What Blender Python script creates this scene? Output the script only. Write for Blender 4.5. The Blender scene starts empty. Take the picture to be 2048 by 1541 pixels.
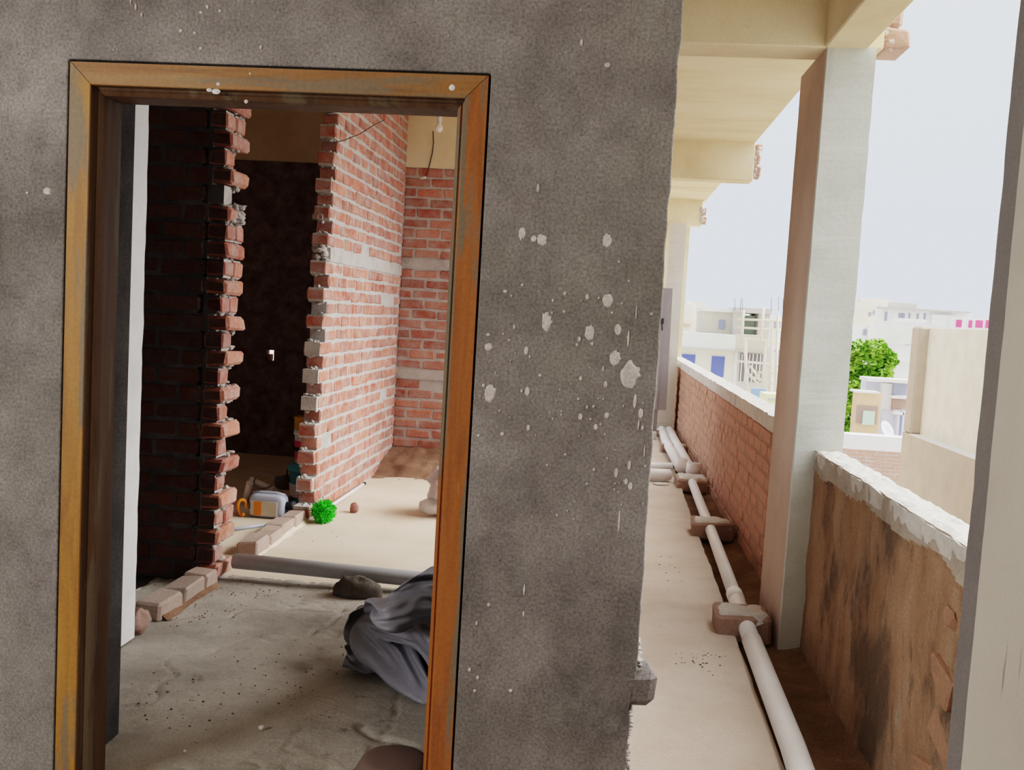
import bpy, bmesh, math, random
from mathutils import Vector, Matrix, noise
random.seed(7)
sc = bpy.context.scene
col = sc.collection
PI = math.pi
H = 1.45                                   # eye height
# ------------------------------------------------------------------ camera
F = 1894.9
yaw, pitch, roll = 0.0954089, 0.0765062, 0.0581097
R0 = Matrix(((1,0,0),(0,0,-1),(0,1,0)))
Rz = Matrix(((math.cos(yaw),math.sin(yaw),0),(-math.sin(yaw),math.cos(yaw),0),(0,0,1)))
Rx = Matrix(((1,0,0),(0,math.cos(pitch),-math.sin(pitch)),(0,math.sin(pitch),math.cos(pitch))))
Rr = Matrix(((math.cos(roll),-math.sin(roll),0),(math.sin(roll),math.cos(roll),0),(0,0,1)))
RW = Rr @ Rx @ R0 @ Rz                      # world -> camera (x right, y down, z ahead)
cam = bpy.data.objects.new('camera', bpy.data.cameras.new('camera'))
col.objects.link(cam)
cam.data.sensor_width = 36.0
cam.data.sensor_fit = 'HORIZONTAL'
cam.data.lens = F/2048*36.0
cam.data.clip_start = 0.05
cam.data.clip_end = 900
rx, ry, rz = RW[0], RW[1], RW[2]
cam.matrix_world = Matrix(((rx[0],-ry[0],-rz[0],0),(rx[1],-ry[1],-rz[1],0),(rx[2],-ry[2],-rz[2],H),(0,0,0,1)))
sc.camera = cam

def at(px, py, x=None, y=None, z=None):
    """the point of the place that the photograph shows at (px, py), on one known plane"""
    d = RW.transposed() @ Vector(((px-1024)/F, (py-770.5)/F, 1.0))
    if x is not None: t = x/d.x
    elif y is not None: t = y/d.y
    else: t = (z-H)/d.z
    return Vector((t*d.x, t*d.y, H+t*d.z))

# ------------------------------------------------------------------ materials
def mat(name, stops, scale=3.0, detail=6.0, rough=0.9, bump=0.0, bscale=60.0, stretch=(1,1,1), bdist=0.01,
        attr=False, spec=0.2, fine=0.0, fine_scale=120.0, stain=None, ramp=(0.3,0.7), metallic=0.0, distortion=0.0):
    m = bpy.data.materials.new(name); m.use_nodes = True
    nt = m.node_tree; N = nt.nodes; L = nt.links
    b = N['Principled BSDF']
    b.inputs['Roughness'].default_value = rough
    b.inputs['Specular IOR Level'].default_value = spec
    b.inputs['Metallic'].default_value = metallic
    tc = N.new('ShaderNodeTexCoord'); mp = N.new('ShaderNodeMapping')
    mp.inputs['Scale'].default_value = stretch
    L.new(tc.outputs['Object'], mp.inputs['Vector'])
    n = N.new('ShaderNodeTexNoise'); n.inputs['Scale'].default_value = scale; n.inputs['Detail'].default_value = detail
    n.inputs['Roughness'].default_value = 0.62; n.inputs['Distortion'].default_value = distortion
    L.new(mp.outputs[0], n.inputs['Vector'])
    cr = N.new('ShaderNodeValToRGB'); e = cr.color_ramp.elements
    while len(e) < len(stops): e.new(0.5)
    for i, s in enumerate(stops):
        e[i].position = ramp[0]+(ramp[1]-ramp[0])*i/max(1, len(stops)-1); e[i].color = (*s, 1)
    L.new(n.outputs['Fac'], cr.inputs['Fac'])
    out = cr.outputs['Color']
    if attr:                                   # brick colour per face, smeared with mortar
        a = N.new('ShaderNodeAttribute'); a.attribute_name = 'Col'
        mr = N.new('ShaderNodeMapRange'); mr.inputs['From Min'].default_value = 0.36; mr.inputs['From Max'].default_value = 0.72
        mr.inputs['To Max'].default_value = attr
        n3 = N.new('ShaderNodeTexNoise'); n3.inputs['Scale'].default_value = 9; n3.inputs['Detail'].default_value = 8
        n3.inputs['Roughness'].default_value = 0.7
        L.new(mp.outputs[0], n3.inputs['Vector']); L.new(n3.outputs['Fac'], mr.inputs['Value'])
        mx = N.new('ShaderNodeMix'); mx.data_type = 'RGBA'
        L.new(mr.outputs[0], mx.inputs['Factor']); L.new(a.outputs['Color'], mx.inputs['A']); L.new(out, mx.inputs['B'])
        out = mx.outputs['Result']
    if stain:                                  # list of (scale, lo, hi, colour, strength, stretch)
        for (s, lo, hi, c, k, st) in stain:
            m2 = N.new('ShaderNodeMapping'); m2.inputs['Scale'].default_value = st
            m2.inputs['Location'].default_value = (s*1.7, s*0.3, s*2.1)
            L.new(tc.outputs['Object'], m2.inputs['Vector'])
            n2 = N.new('ShaderNodeTexNoise'); n2.inputs['Scale'].default_value = s; n2.inputs['Detail'].default_value = 7
            n2.inputs['Roughness'].default_value = 0.65
            L.new(m2.outputs[0], n2.inputs['Vector'])
            mr = N.new('ShaderNodeMapRange'); mr.inputs['From Min'].default_value = lo; mr.inputs['From Max'].default_value = hi
            mr.inputs['To Max'].default_value = k
            L.new(n2.outputs['Fac'], mr.inputs['Value'])
            mx = N.new('ShaderNodeMix'); mx.data_type = 'RGBA'
            mx.inputs['B'].default_value = (*c, 1)
            L.new(mr.outputs[0], mx.inputs['Factor']); L.new(out, mx.inputs['A'])
            out = mx.outputs['Result']
    if fine:
        n4 = N.new('ShaderNodeTexNoise'); n4.inputs['Scale'].default_value = fine_scale; n4.inputs['Detail'].default_value = 4
        L.new(tc.outputs['Object'], n4.inputs['Vector'])
        mr = N.new('ShaderNodeMapRange'); mr.inputs['From Min'].default_value = 0.3; mr.inputs['From Max'].default_value = 0.7
        mr.inputs['To Min'].default_value = 1-fine; mr.inputs['To Max'].default_value = 1+fine*0.6
        L.new(n4.outputs['Fac'], mr.inputs['Value'])
        mu = N.new('ShaderNodeMix'); mu.data_type = 'RGBA'; mu.blend_type = 'MULTIPLY'; mu.inputs['Factor'].default_value = 1
        L.new(out, mu.inputs['A']); L.new(mr.outputs[0], mu.inputs['B'])
        out = mu.outputs['Result']
    L.new(out, b.inputs['Base Color'])
    if bump:
        nb = N.new('ShaderNodeTexNoise'); nb.inputs['Scale'].default_value = bscale; nb.inputs['Detail'].default_value = 6
        nb.inputs['Roughness'].default_value = 0.65
        L.new(tc.outputs['Object'], nb.inputs['Vector'])
        bp = N.new('ShaderNodeBump'); bp.inputs['Strength'].default_value = bump; bp.inputs['Distance'].default_value = bdist
        L.new(nb.outputs['Fac'], bp.inputs['Height']); L.new(bp.outputs[0], b.inputs['Normal'])
    return m

def flat(name, c, rough=0.6, **k):
    return mat(name, [tuple(v*0.9 for v in c), tuple(min(1, v*1.08) for v in c)], scale=k.pop('scale', 6), rough=rough, **k)

M = {}
M['plaster'] = mat('grey_cement_plaster', [(.145,.131,.128),(.255,.234,.227),(.355,.336,.322)], scale=2.4, rough=.95, bump=.5, bscale=210, bdist=.008,
    fine=.34, fine_scale=130, stain=[(95,.60,.68,(.05,.045,.045),.7,(1,1,1)), (17,.55,.75,(.09,.082,.08),.45,(1,1,1)), (1.3,.50,.72,(.062,.055,.055),.75,(1,1,.8)), (5.0,.56,.72,(.30,.29,.275),.45,(1,1,1)), (.8,.52,.7,(.21,.205,.165),.5,(1,1,1))], ramp=(.3,.72))
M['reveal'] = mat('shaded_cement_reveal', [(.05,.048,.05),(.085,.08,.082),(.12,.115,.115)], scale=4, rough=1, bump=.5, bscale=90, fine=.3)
M['splatter'] = flat('dried_cement_splash', (.60,.55,.53), rough=.9, fine=.25, bump=.3, bscale=120)
def wood(nm, a, b, c, st, grey=.75, lo=.55):
    return mat(nm, [a,b,c], scale=2.2, rough=.55, stretch=st, bump=.12, bscale=40, fine=.12, fine_scale=90, distortion=.6,
        stain=[(1.9,lo,lo+.05,(.15,.125,.085),grey,tuple(v*.62 for v in st)), (9,.66,.75,(.42,.38,.34),.5,tuple(v*.35 for v in st))], spec=.35)
M['wood_left'] = wood('stained_wood_left', (.19,.080,.015),(.31,.138,.02),(.36,.185,.035), (9,9,.8), .8, .53)
M['wood_head'] = wood('stained_wood_head', (.15,.07,.024),(.26,.115,.03),(.29,.165,.065), (.8,9,9), .75, .53)
M['wood_right'] = wood('stained_wood_right', (.19,.060,.016),(.30,.098,.019),(.35,.122,.027), (9,9,.8), .95, .51)
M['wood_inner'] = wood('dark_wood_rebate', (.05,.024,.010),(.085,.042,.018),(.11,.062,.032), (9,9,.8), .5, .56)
M['cream'] = mat('limewashed_concrete', [(.60,.47,.28),(.74,.61,.40),(.80,.70,.50)], scale=1.5, rough=.9, bump=.15, bscale=30,
    fine=.06, stain=[(2.0,.6,.72,(.62,.40,.16),.35,(1,1,1)),(5,.66,.74,(.42,.36,.29),.4,(.5,2,2))])
M['column'] = mat('whitewashed_column', [(.48,.49,.44),(.57,.58,.53),(.62,.62,.575)], scale=2.5, rough=.9, bump=.2, bscale=45,
    fine=.07, stain=[(3.0,.62,.70,(.40,.38,.34),.5,(3,3,.35)),(1.2,.58,.72,(.60,.52,.42),.5,(1,1,1))])
M['columnshade'] = mat('warm_shaded_column_face', [(.42,.315,.26),(.50,.38,.315),(.54,.43,.36)], scale=2.0, rough=.9, bump=.15, bscale=45, fine=.05,
    stain=[(3.0,.60,.70,(.38,.30,.25),.4,(3,3,.4))])  # darker tone for the side face; its weaker light is in the colour
M['columnnear'] = mat('near_column_wash', [(.46,.43,.37),(.54,.50,.44),(.58,.55,.49)], scale=1.6, rough=.9, bump=.12, bscale=30, fine=.04,
    stain=[(4.0,.66,.69,(.20,.18,.17),.7,(7,7,.6))])
M['columnband'] = flat('bare_cement_band', (.20,.185,.18), rough=.95, bump=.4, bscale=70, fine=.12)
M['brick'] = mat('red_brick_mortar_smeared', [(.46,.41,.385),(.56,.51,.48)], scale=5, rough=.95, bump=.5, bscale=55, attr=.68, fine=.14, fine_scale=80, bdist=.012)
M['brickclean'] = mat('red_brick', [(.46,.41,.385),(.56,.51,.48)], scale=5, rough=.95, bump=.4, bscale=55, attr=.35, fine=.12, fine_scale=80, bdist=.01)
M['mortar'] = mat('mortar', [(.40,.365,.345),(.52,.485,.46),(.58,.55,.53)], scale=9, rough=.97, bump=.8, bscale=60, fine=.15, bdist=.015)
M['mortarshade'] = mat('shaded_mortar', [(.055,.05,.05),(.09,.082,.08),(.17,.16,.158)], scale=3.5, rough=1, bump=.8, bscale=60, fine=.15)  # dark mortar copy, shade of the backlit face put into its colour
M['brickshade'] = mat('shaded_red_brick', [(.09,.08,.078),(.14,.13,.125)], scale=5, rough=1, bump=.5, bscale=55, attr=.7, fine=.2, fine_scale=80)  # dark brick copy, shade of the backlit face put into its colour
M['brickdust'] = mat('weathered_brick', [(.38,.235,.165),(.46,.30,.215)], scale=5, rough=.95, bump=.5, bscale=55, attr=.6, fine=.14, fine_scale=80)
M['mortardust'] = mat('weathered_mortar', [(.33,.20,.135),(.42,.28,.2)], scale=9, rough=.97, bump=.7, bscale=60, fine=.15)
M['coping'] = mat('rough_concrete_coping', [(.46,.43,.39),(.62,.59,.55),(.68,.66,.62)], scale=8, rough=.95, bump=.7, bscale=45, fine=.15)
M['copingside'] = mat('tan_coping_side', [(.30,.24,.19),(.40,.34,.28),(.48,.43,.37)], scale=6, rough=.95, bump=.7, bscale=45, fine=.15)  # tan tone for the upright side of the near coping
M['mud'] = mat('brown_plaster', [(.25,.135,.075),(.34,.205,.125),(.40,.265,.175)], scale=3.0, rough=.95, bump=.8, bscale=35, fine=.2, bdist=.015,
    stretch=(2,2,.8), stain=[(2.4,.51,.62,(.10,.070,.050),.8,(1,1,.55)),(12,.60,.68,(.09,.06,.045),.6,(1,1,.45)),(5.5,.62,.70,(.34,.27,.20),.75,(1,1.6,.5))])
M['floor'] = mat('dusty_cement_floor', [(.25,.225,.20),(.39,.355,.315),(.51,.47,.42)], scale=2.0, rough=.95, bump=.5, bscale=28, fine=.16,
    stain=[(2.2,.60,.72,(.16,.125,.095),.5,(1,1,1)),(9,.62,.70,(.12,.10,.085),.6,(1,1,1)),(34,.66,.72,(.07,.06,.05),.85,(1,.6,1)),(60,.70,.75,(.55,.52,.48),.7,(1,1,1))])
M['floorpale'] = mat('pale_sanded_floor', [(.60,.50,.38),(.68,.58,.46),(.72,.62,.51)], scale=1.6, rough=.95, bump=.25, bscale=40, fine=.08,
    stain=[(4,.62,.75,(.50,.38,.29),.5,(1,1,1))])
M['corridor'] = mat('corridor_screed', [(.47,.37,.30),(.55,.455,.385),(.60,.52,.45)], scale=2.2, rough=.95, bump=.3, bscale=35, fine=.1,
    stain=[(3.2,.60,.70,(.40,.36,.32),.6,(1.6,1,1)),(1.4,.56,.7,(.56,.38,.28),.5,(1,1,1)),(14,.70,.76,(.20,.18,.16),.8,(1,.6,1))])
M['channel'] = mat('dirty_channel', [(.10,.055,.03),(.17,.095,.055),(.25,.15,.09)], scale=4, rough=1, bump=.7, bscale=30, fine=.3)
M['earth'] = mat('brown_earth', [(.13,.068,.042),(.22,.125,.08),(.30,.18,.12)], scale=5, rough=1, bump=.9, bscale=30, fine=.25)
M['ceil'] = mat('slab_soffit', [(.66,.54,.34),(.78,.66,.44),(.82,.72,.52)], scale=1.8, rough=.9, bump=.12, bscale=25, stretch=(.5,1.5,1), fine=.05,
    stain=[(1.7,.60,.72,(.74,.48,.20),.5,(1,1,1))])
M['white_col'] = flat('white_plaster', (.88,.88,.89), rough=.9, bump=.2, bscale=40)
M['pvc'] = flat('white_pvc', (.86,.85,.86), rough=.4, scale=3, spec=.4, fine=.05)
M['pvcgrey'] = flat('grey_pvc', (.44,.45,.48), rough=.38, scale=3, spec=.45, fine=.08)
M['dark'] = flat('dark_inside', (.02,.02,.02), rough=.9)
M['tarp'] = mat('grey_tarpaulin', [(.17,.168,.205),(.23,.226,.27)], scale=5, rough=.5, bump=.25, bscale=18, spec=.45, bdist=.02)
M['tub'] = flat('pinkish_basin', (.15,.10,.09), rough=.6)
M['green'] = flat('green_bristles', (.03,.52,.02), rough=.5, scale=30)
M['whiteplastic'] = flat('white_plastic', (.74,.74,.76), rough=.4)
M['greyplastic'] = flat('pale_blue_grey_plastic', (.42,.46,.56), rough=.4)
M['label_cream'] = flat('cream_label', (.62,.55,.42), rough=.7)
M['orange'] = flat('orange_label', (.75,.23,.03), rough=.6)
M['black'] = flat('black_plastic', (.025,.025,.028), rough=.5)
M['teal'] = flat('teal_plastic', (.08,.38,.50), rough=.5)
M['pink'] = flat('pink_label', (.60,.06,.16), rough=.6)
M['yellow'] = flat('ochre_tin', (.60,.34,.07), rough=.5)
M['bulb'] = flat('bulb_glass', (.88,.87,.82), rough=.25, spec=.5)
M['wire'] = flat('dark_cable', (.06,.045,.04), rough=.6)
M['steel'] = flat('grey_painted_steel', (.24,.22,.23), rough=.55)
M['rag'] = mat('clear_plastic_bag', [(.52,.46,.46),(.66,.60,.60)], scale=6, rough=.25, bump=.6, bscale=14, spec=.6, bdist=.03)
M['lump'] = mat('cement_lump', [(.09,.078,.066),(.16,.14,.12)], scale=9, rough=1, bump=.9, bscale=30, fine=.2)
M['nbr_pale'] = flat('neighbour_pale_cream', (.88,.85,.72), rough=.85)
M['nbr_tan'] = flat('neighbour_tan', (.50,.43,.35), rough=.85)
def o(n, c): M[n] = flat(n, c, rough=.9, scale=.6)
o('b_white', (.82,.82,.83)); o('b_cream', (.82,.77,.64)); o('b_grey', (.60,.57,.53)); o('b_tan', (.62,.55,.46)); o('b_orange', (.66,.44,.27))
o('b_blue', (.12,.15,.42)); o('b_glass', (.30,.32,.42)); o('b_green', (.50,.64,.52)); o('b_pink', (.72,.10,.25)); o('b_dark', (.22,.19,.20))
o('b_lilac', (.62,.64,.78)); o('b_brown', (.34,.24,.20)); o('bamboo', (.72,.63,.48)); o('b_slab', (.52,.48,.44)); o('b_tarp', (.25,.36,.62)); o('b_yellow', (.80,.76,.45))
o('b_pale', (.76,.76,.72))
M['ground'] = mat('dusty_ground', [(.46,.42,.36),(.58,.54,.48)], scale=.08, rough=1)
M['leaf'] = mat('leaf_green', [(.07,.20,.012),(.17,.36,.03),(.33,.50,.07)], scale=.9, rough=.6)
M['bark'] = flat('bark', (.16,.11,.08))

# ------------------------------------------------------------------ mesh builder
class MB:
    def __init__(s): s.v = []; s.f = []; s.mi = []; s.c = []; s.sm = []
    def add(s, vs, fs, mi=0, c=(.5,.5,.5), smooth=False):
        n = len(s.v); s.v += [tuple(p) for p in vs]
        for f in fs:
            s.f.append([n+i for i in f]); s.mi.append(mi); s.c.append(c); s.sm.append(smooth)
    def box(s, a, b, mi=0, c=(.5,.5,.5)):
        x0,y0,z0 = a; x1,y1,z1 = b
        vs = [(x0,y0,z0),(x1,y0,z0),(x1,y1,z0),(x0,y1,z0),(x0,y0,z1),(x1,y0,z1),(x1,y1,z1),(x0,y1,z1)]
        s.add(vs, [(0,3,2,1),(4,5,6,7),(0,1,5,4),(1,2,6,5),(2,3,7,6),(3,0,4,7)], mi, c)
    def cbox(s, cen, hs, ch=.006, mi=0, c=(.5,.5,.5), jit=0.0, rot=None):
        """box with chamfered edges, jittered a little"""
        vs = []; idx = {}
        for sx in (-1,1):
            for sy in (-1,1):
                for sz in (-1,1):
                    j = Vector((random.uniform(-jit,jit), random.uniform(-jit,jit), random.uniform(-jit,jit)))
                    k = min(ch*random.uniform(.7,1.5) if jit else ch, .45*min(hs))
                    for ax in range(3):
                        p = [sx*(hs[0]-k), sy*(hs[1]-k), sz*(hs[2]-k)]
                        p[ax] = (sx,sy,sz)[ax]*hs[ax]
                        p = Vector(p)+j
                        if rot is not None: p = rot @ p
                        idx[(sx,sy,sz,ax)] = len(vs); vs.append(Vector(cen)+p)
        fs = []
        S = (-1,1)
        for ax in range(3):
            o1, o2 = [(1,2),(2,0),(0,1)][ax]
            for sg in S:
                def key(u, w, a=ax):
                    t = [0,0,0]; t[ax] = sg; t[o1] = u; t[o2] = w; return idx[(*t, a)]
                q = [key(-1,-1), key(1,-1), key(1,1), key(-1,1)]
                fs.append(q if sg > 0 else q[::-1])
        for ax in range(3):                      # chamfers along edges parallel to ax
            o1, o2 = [(1,2),(2,0),(0,1)][ax]
            for u in S:
                for w in S:
                    def k2(sa, a):
                        t = [0,0,0]; t[ax] = sa; t[o1] = u; t[o2] = w; return idx[(*t, a)]
                    q = [k2(-1,o1), k2(1,o1), k2(1,o2), k2(-1,o2)]
                    fs.append(q if u*w < 0 else q[::-1])
        for sx in S:
            for sy in S:
                for sz in S:
                    q = [idx[(sx,sy,sz,a)] for a in range(3)]
                    fs.append(q if sx*sy*sz > 0 else q[::-1])
        s.add(vs, fs, mi, c)
    def tube(s, pts, r, n=14, mi=0, c=(.5,.5,.5), cap=True, smooth=True):
        pts = [Vector(p) for p in pts]; m = len(pts)
        rs = r if isinstance(r, (list, tuple)) else [r]*m
        vs = []; up = None
        for i, p in enumerate(pts):
            t = (pts[min(i+1,m-1)]-pts[max(i-1,0)])
            if t.length < 1e-9: t = pts[-1]-pts[0]
            t.normalize()
            if up is None:
                up = Vector((0,0,1)) if abs(t.z) < .9 else Vector((1,0,0))
            a = t.cross(up).normalized(); b = a.cross(t).normalized(); up = b
            for k in range(n):
                th = 2*PI*k/n
                vs.append(p+a*(math.cos(th)*rs[i])+b*(math.sin(th)*rs[i]))
        fs = [(i*n+k, i*n+(k+1)%n, (i+1)*n+(k+1)%n, (i+1)*n+k) for i in range(m-1) for k in range(n)]
        base = len(s.v)
        s.add(vs, fs, mi, c, smooth)
        if cap:
            for ring, rev in ((range(n), False), (range((m-1)*n, m*n), True)):
                q = [base+i for i in ring]
                s.f.append(q if rev else q[::-1]); s.mi.append(mi); s.c.append(c); s.sm.append(False)
    def lathe(s, prof, n=28, mi=0, c=(.5,.5,.5), mx=None):
        mx = mx or Matrix.Identity(4); vs = []; m = len(prof)
        for (r, z) in prof:
            for k in range(n):
                th = 2*PI*k/n; vs.append(mx @ Vector((r*math.cos(th), r*math.sin(th), z)))
        fs = [(i*n+k, i*n+(k+1)%n, (i+1)*n+(k+1)%n, (i+1)*n+k) for i in range(m-1) for k in range(n)]
        s.add(vs, fs, mi, c, True)
    def blob(s, cen, rad, nu=24, nv=14, amp=.15, fr=3.0, seed=0, mi=0, c=(.5,.5,.5), zmin=None):
        vs = []
        for i in range(nv+1):
            ph = PI*i/nv
            for k in range(nu):
                th = 2*PI*k/nu
                d = Vector((math.sin(ph)*math.cos(th), math.sin(ph)*math.sin(th), math.cos(ph)))
                q = 1+amp*noise.fractal(d*fr+Vector((seed*7.3,seed*3.1,seed)), 1.0, 2.0, 4)
                p = Vector(cen)+Vector((d.x*rad[0], d.y*rad[1], d.z*rad[2]))*q
                if zmin is not None and p.z < zmin: p.z = zmin
                vs.append(p)
        fs = [(i*nu+k, (i+1)*nu+k, (i+1)*nu+(k+1)%nu, i*nu+(k+1)%nu) for i in range(nv) for k in range(nu)]
        s.add(vs, fs, mi, c, True)
    def poly(s, outline, axis, d0, d1, mi=0, c=(.5,.5,.5)):
        """extrude a closed 2D outline; axis 'y': outline is (x,z); axis 'x': (y,z); axis 'z': (x,y)"""
        def P(u, w, d): return {'y':(u,d,w),'x':(d,u,w),'z':(u,w,d)}[axis]
        n = len(outline)
        vs = [P(u,w,d0) for u,w in outline]+[P(u,w,d1) for u,w in outline]
        fs = [list(range(n)), list(range(2*n-1, n-1, -1))]+[(i, n+i, n+(i+1)%n, (i+1)%n) for i in range(n)]
        s.add(vs, fs, mi, c)
    def build(s, name, mats, parent=None, smooth=None, recalc=True):
        me = bpy.data.meshes.new(name)
        me.from_pydata(s.v, [], s.f)
        mats = mats if isinstance(mats, (list, tuple)) else [mats]
        for m in mats: me.materials.append(M[m] if isinstance(m, str) else m)
        for i, p in enumerate(me.polygons):
            p.material_index = s.mi[i]; p.use_smooth = s.sm[i] if smooth is None else smooth
        ca = me.color_attributes.new('Col', 'FLOAT_COLOR', 'CORNER')
        buf = []
        for i, p in enumerate(me.polygons):
            buf += list((*s.c[i], 1.0))*p.loop_total
        ca.data.foreach_set('color', buf)
        if recalc:
            bm = bmesh.new(); bm.from_mesh(me); bmesh.ops.recalc_face_normals(bm, faces=bm.faces); bm.to_mesh(me); bm.free()
        ob = bpy.data.objects.new(name, me); col.objects.link(ob)
        if parent: ob.parent = parent
        return ob

def tag(ob, label=None, cat=None, group=None, kind=None):
    if label: ob['label'] = label
    if cat: ob['category'] = cat
    if group: ob['group'] = group
    if kind: ob['kind'] = kind
    return ob
def root(name, label, cat, group=None, loc=(0,0,0)):
    e = bpy.data.objects.new(name, None); col.objects.link(e); e.empty_display_size = .1
    e.location = loc
    bpy.context.view_layer.update()
    return tag(e, label, cat, group)
def part(mb, name, mats, parent, label=None, **k):
    ob = mb.build(name, mats, None, **k)
    ob.parent = parent
    w = Matrix.Identity(4); q = parent
    while q is not None: w = Matrix.Translation(q.location) @ w; q = q.parent
    ob.data.transform(w.inverted())
    if label: ob['label'] = label
    return ob
def struct(mb, name, mats, label=None, cat=None, **k):
    ob = mb.build(name, mats, **k)
    return tag(ob, label, cat, None, 'structure')

def brickcol(dark=1.0, warm=0.0):
    base = random.choice([(.42,.105,.060),(.46,.125,.070),(.38,.085,.050),(.50,.155,.090),(.44,.14,.085),(.36,.10,.065)])
    k = random.uniform(.82,1.15)*dark
    return (base[0]*k, base[1]*k*(1+warm), base[2]*k*(1+warm))

CH = .0905                                  # height of one brick course
def brick_wall(mb, axis, t0, t1, ends, n, z0=0.0, bl=.235, ch=CH, gap=.013, proud=.005, jit=.003, skip=(), tint=None, mm=1, dark=1.0, face_in=.006, holes=None):
    """axis 'x' or 'y' is the run; t0,t1 the thickness range on the other axis; ends(i) -> (start, end, start_toothed, end_toothed)"""
    for i in range(n):
        a, b = ends(i)
        za = z0+i*ch
        if i in skip:
            hb = ((a, t0-.004, za), (b-.01, t1+.004, za+ch))
            p, q = hb
            if axis == 'y': p, q = (p[1],p[0],p[2]), (q[1],q[0],q[2])
            mb.box(p, q, 1); continue
        # mortar core of this course
        p, q = (a+.012, t0+face_in, za), (b-.018, t1-face_in, za+ch)
        if axis == 'y': p, q = (p[1],p[0],p[2]), (q[1],q[0],q[2])
        mb.box(p, q, mm)
        off = 0 if i % 2 == 0 else bl/2
        u = a - off if off == 0 else a - off
        k0 = math.floor((a-1e-6 - off)/bl)
        u = off + k0*bl
        while u < b-1e-4:
            s, e = max(u, a), min(u+bl, b)
            if e-s > .035 and random.random() < .985:
                hs = ((e-s-gap)/2, (t1-t0)/2+random.uniform(-.002,proud), (ch-gap)/2*random.uniform(.93,1.03))
                cen = ((s+e)/2, (t0+t1)/2, za+ch/2)
                if axis == 'y': hs = (hs[1],hs[0],hs[2]); cen = (cen[1],cen[0],cen[2])
                rot = Matrix.Rotation(random.gauss(0,.006), 3, 'X') @ Matrix.Rotation(random.gauss(0,.008), 3, 'Y') @ Matrix.Rotation(random.gauss(0,.006), 3, 'Z')
                bc = brickcol(dark)
                if tint: bc = tuple(p*(1-tint[3])+q*tint[3] for p, q in zip(bc, tint))
                mb.cbox(cen, hs, .008, 0, bc, jit, rot)
            u += bl
def mortar_lumps(mb, pts, r=.02, mi=1):
    for k, p in enumerate(pts):
        mb.blob(p, (r*random.uniform(.7,1.3), r*random.uniform(.7,1.3), r*random.uniform(.4,.8)), 8, 6, .6, 2.5, k, mi)

XW = -1.87                                  # face of the long brick partition
# ================================================================== SETTING
def rough_line(p, q, n, amp, seed=0):
    out = []
    for i in range(n+1):
        t = i/n
        d = amp*noise.fractal(Vector((t*n*.37, seed*5.1, 0)), 1.0, 2.0, 3)
        out.append((p[0]+(q[0]-p[0])*t + (d if abs(q[1]-p[1]) > abs(q[0]-p[0]) else 0), p[1]+(q[1]-p[1])*t + (0 if abs(q[1]-p[1]) > abs(q[0]-p[0]) else d)))
    return out
# front wall with the door opening
mb = MB()
OX0, OX1, OZ = -1.501, -.341, 2.067
outl = [(-4.2,0),(OX0,0),(OX0,OZ),(OX1,OZ),(OX1,0)]
outl += rough_line((.128,0),(.130,.40), 14, .006, 1)
outl += rough_line((.141,.515),(.139,3.3), 120, .004, 2)
outl += [(-4.2,3.3)]
mb.poly(outl, 'y', 2.5, 2.73)
wf = struct(mb, 'wall_front', 'plaster')
bv = wf.modifiers.new('edge', 'BEVEL'); bv.width = .004; bv.segments = 2; bv.limit_method = 'ANGLE'; bv.angle_limit = math.radians(60)
mb = MB()
mb.cbox((.130,2.56,.4575), (.062,.059,.050), .020, 0, (.10,.07,.065), .006)
part(mb, 'projecting_brick', 'plaster', wf)
mb = MB()
mortar_lumps(mb, [(.135+random.uniform(-.012,.014), 2.56+random.uniform(-.03,.1), .51+random.uniform(-.005,.045)) for _ in range(60)], .010, 0)
mortar_lumps(mb, [(.128+random.uniform(0,.010), 2.58+random.uniform(-.03,.12), random.uniform(.02,.41)) for _ in range(260)], .007, 0)
part(mb, 'mortar_edge', 'mortar', wf)
# cement splashes on the wall
SPL = [(507,218,18,32),(566,243,15,17),(607,250,22,28),(930,252,22,32),(508,473,6,8),(423,505,12,8),(590,503,4,4),(720,516,7,10),(660,550,6,9),(831,532,9,13),(888,538,5,6),(932,548,27,33),(1003,565,5,5),(988,357,5,6),(716,606,6,8),(954,611,6,8),(628,655,22,48),(468,682,6,12),(338,720,12,8),(340,783,22,20),(338,815,4,5),(442,747,7,6),(500,758,4,4),(527,800,11,22),(545,830,5,8),(845,712,22,40),(792,742,8,14),(780,770,7,8),(856,765,6,10),(984,695,17,28),(968,838,27,36),(1042,920,45,70),(1068,1050,8,36),(1097,1112,12,26),(1105,1183,6,12),(1086,1170,4,30),(1115,1300,3,30),(1035,740,5,42),(1075,610,3,30),(1150,617,7,7),(1180,655,5,12),(1195,460,11,30),(348,1010,26,45),(315,972,8,9),(300,1025,4,4),(505,1000,7,10),(533,1003,12,24),(596,922,8,8),(798,938,8,11),(922,968,10,16),(910,890,5,14),(886,1038,4,5),(910,1040,4,5),(830,1080,5,10),(862,1077,6,8),(797,1128,10,18),(847,1140,5,5),(873,1180,11,16),(897,1165,4,6),(928,1122,12,16),(265,1105,10,14),(538,1183,9,16),(408,1214,10,10),(289,1221,8,7),(660,1138,4,6),(702,1118,4,8),(722,1316,6,7),(918,1215,4,6),(631,1368,5,6),(864,1391,6,8),(1040,1370,8,25),(975,1408,9,25),(1024,1452,9,16),(1045,1475,11,20)]
SPL = [(840+a/2.4857, 380+b/2.4857, c/2.4857, d/2.4857) for a,b,c,d in SPL]
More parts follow.
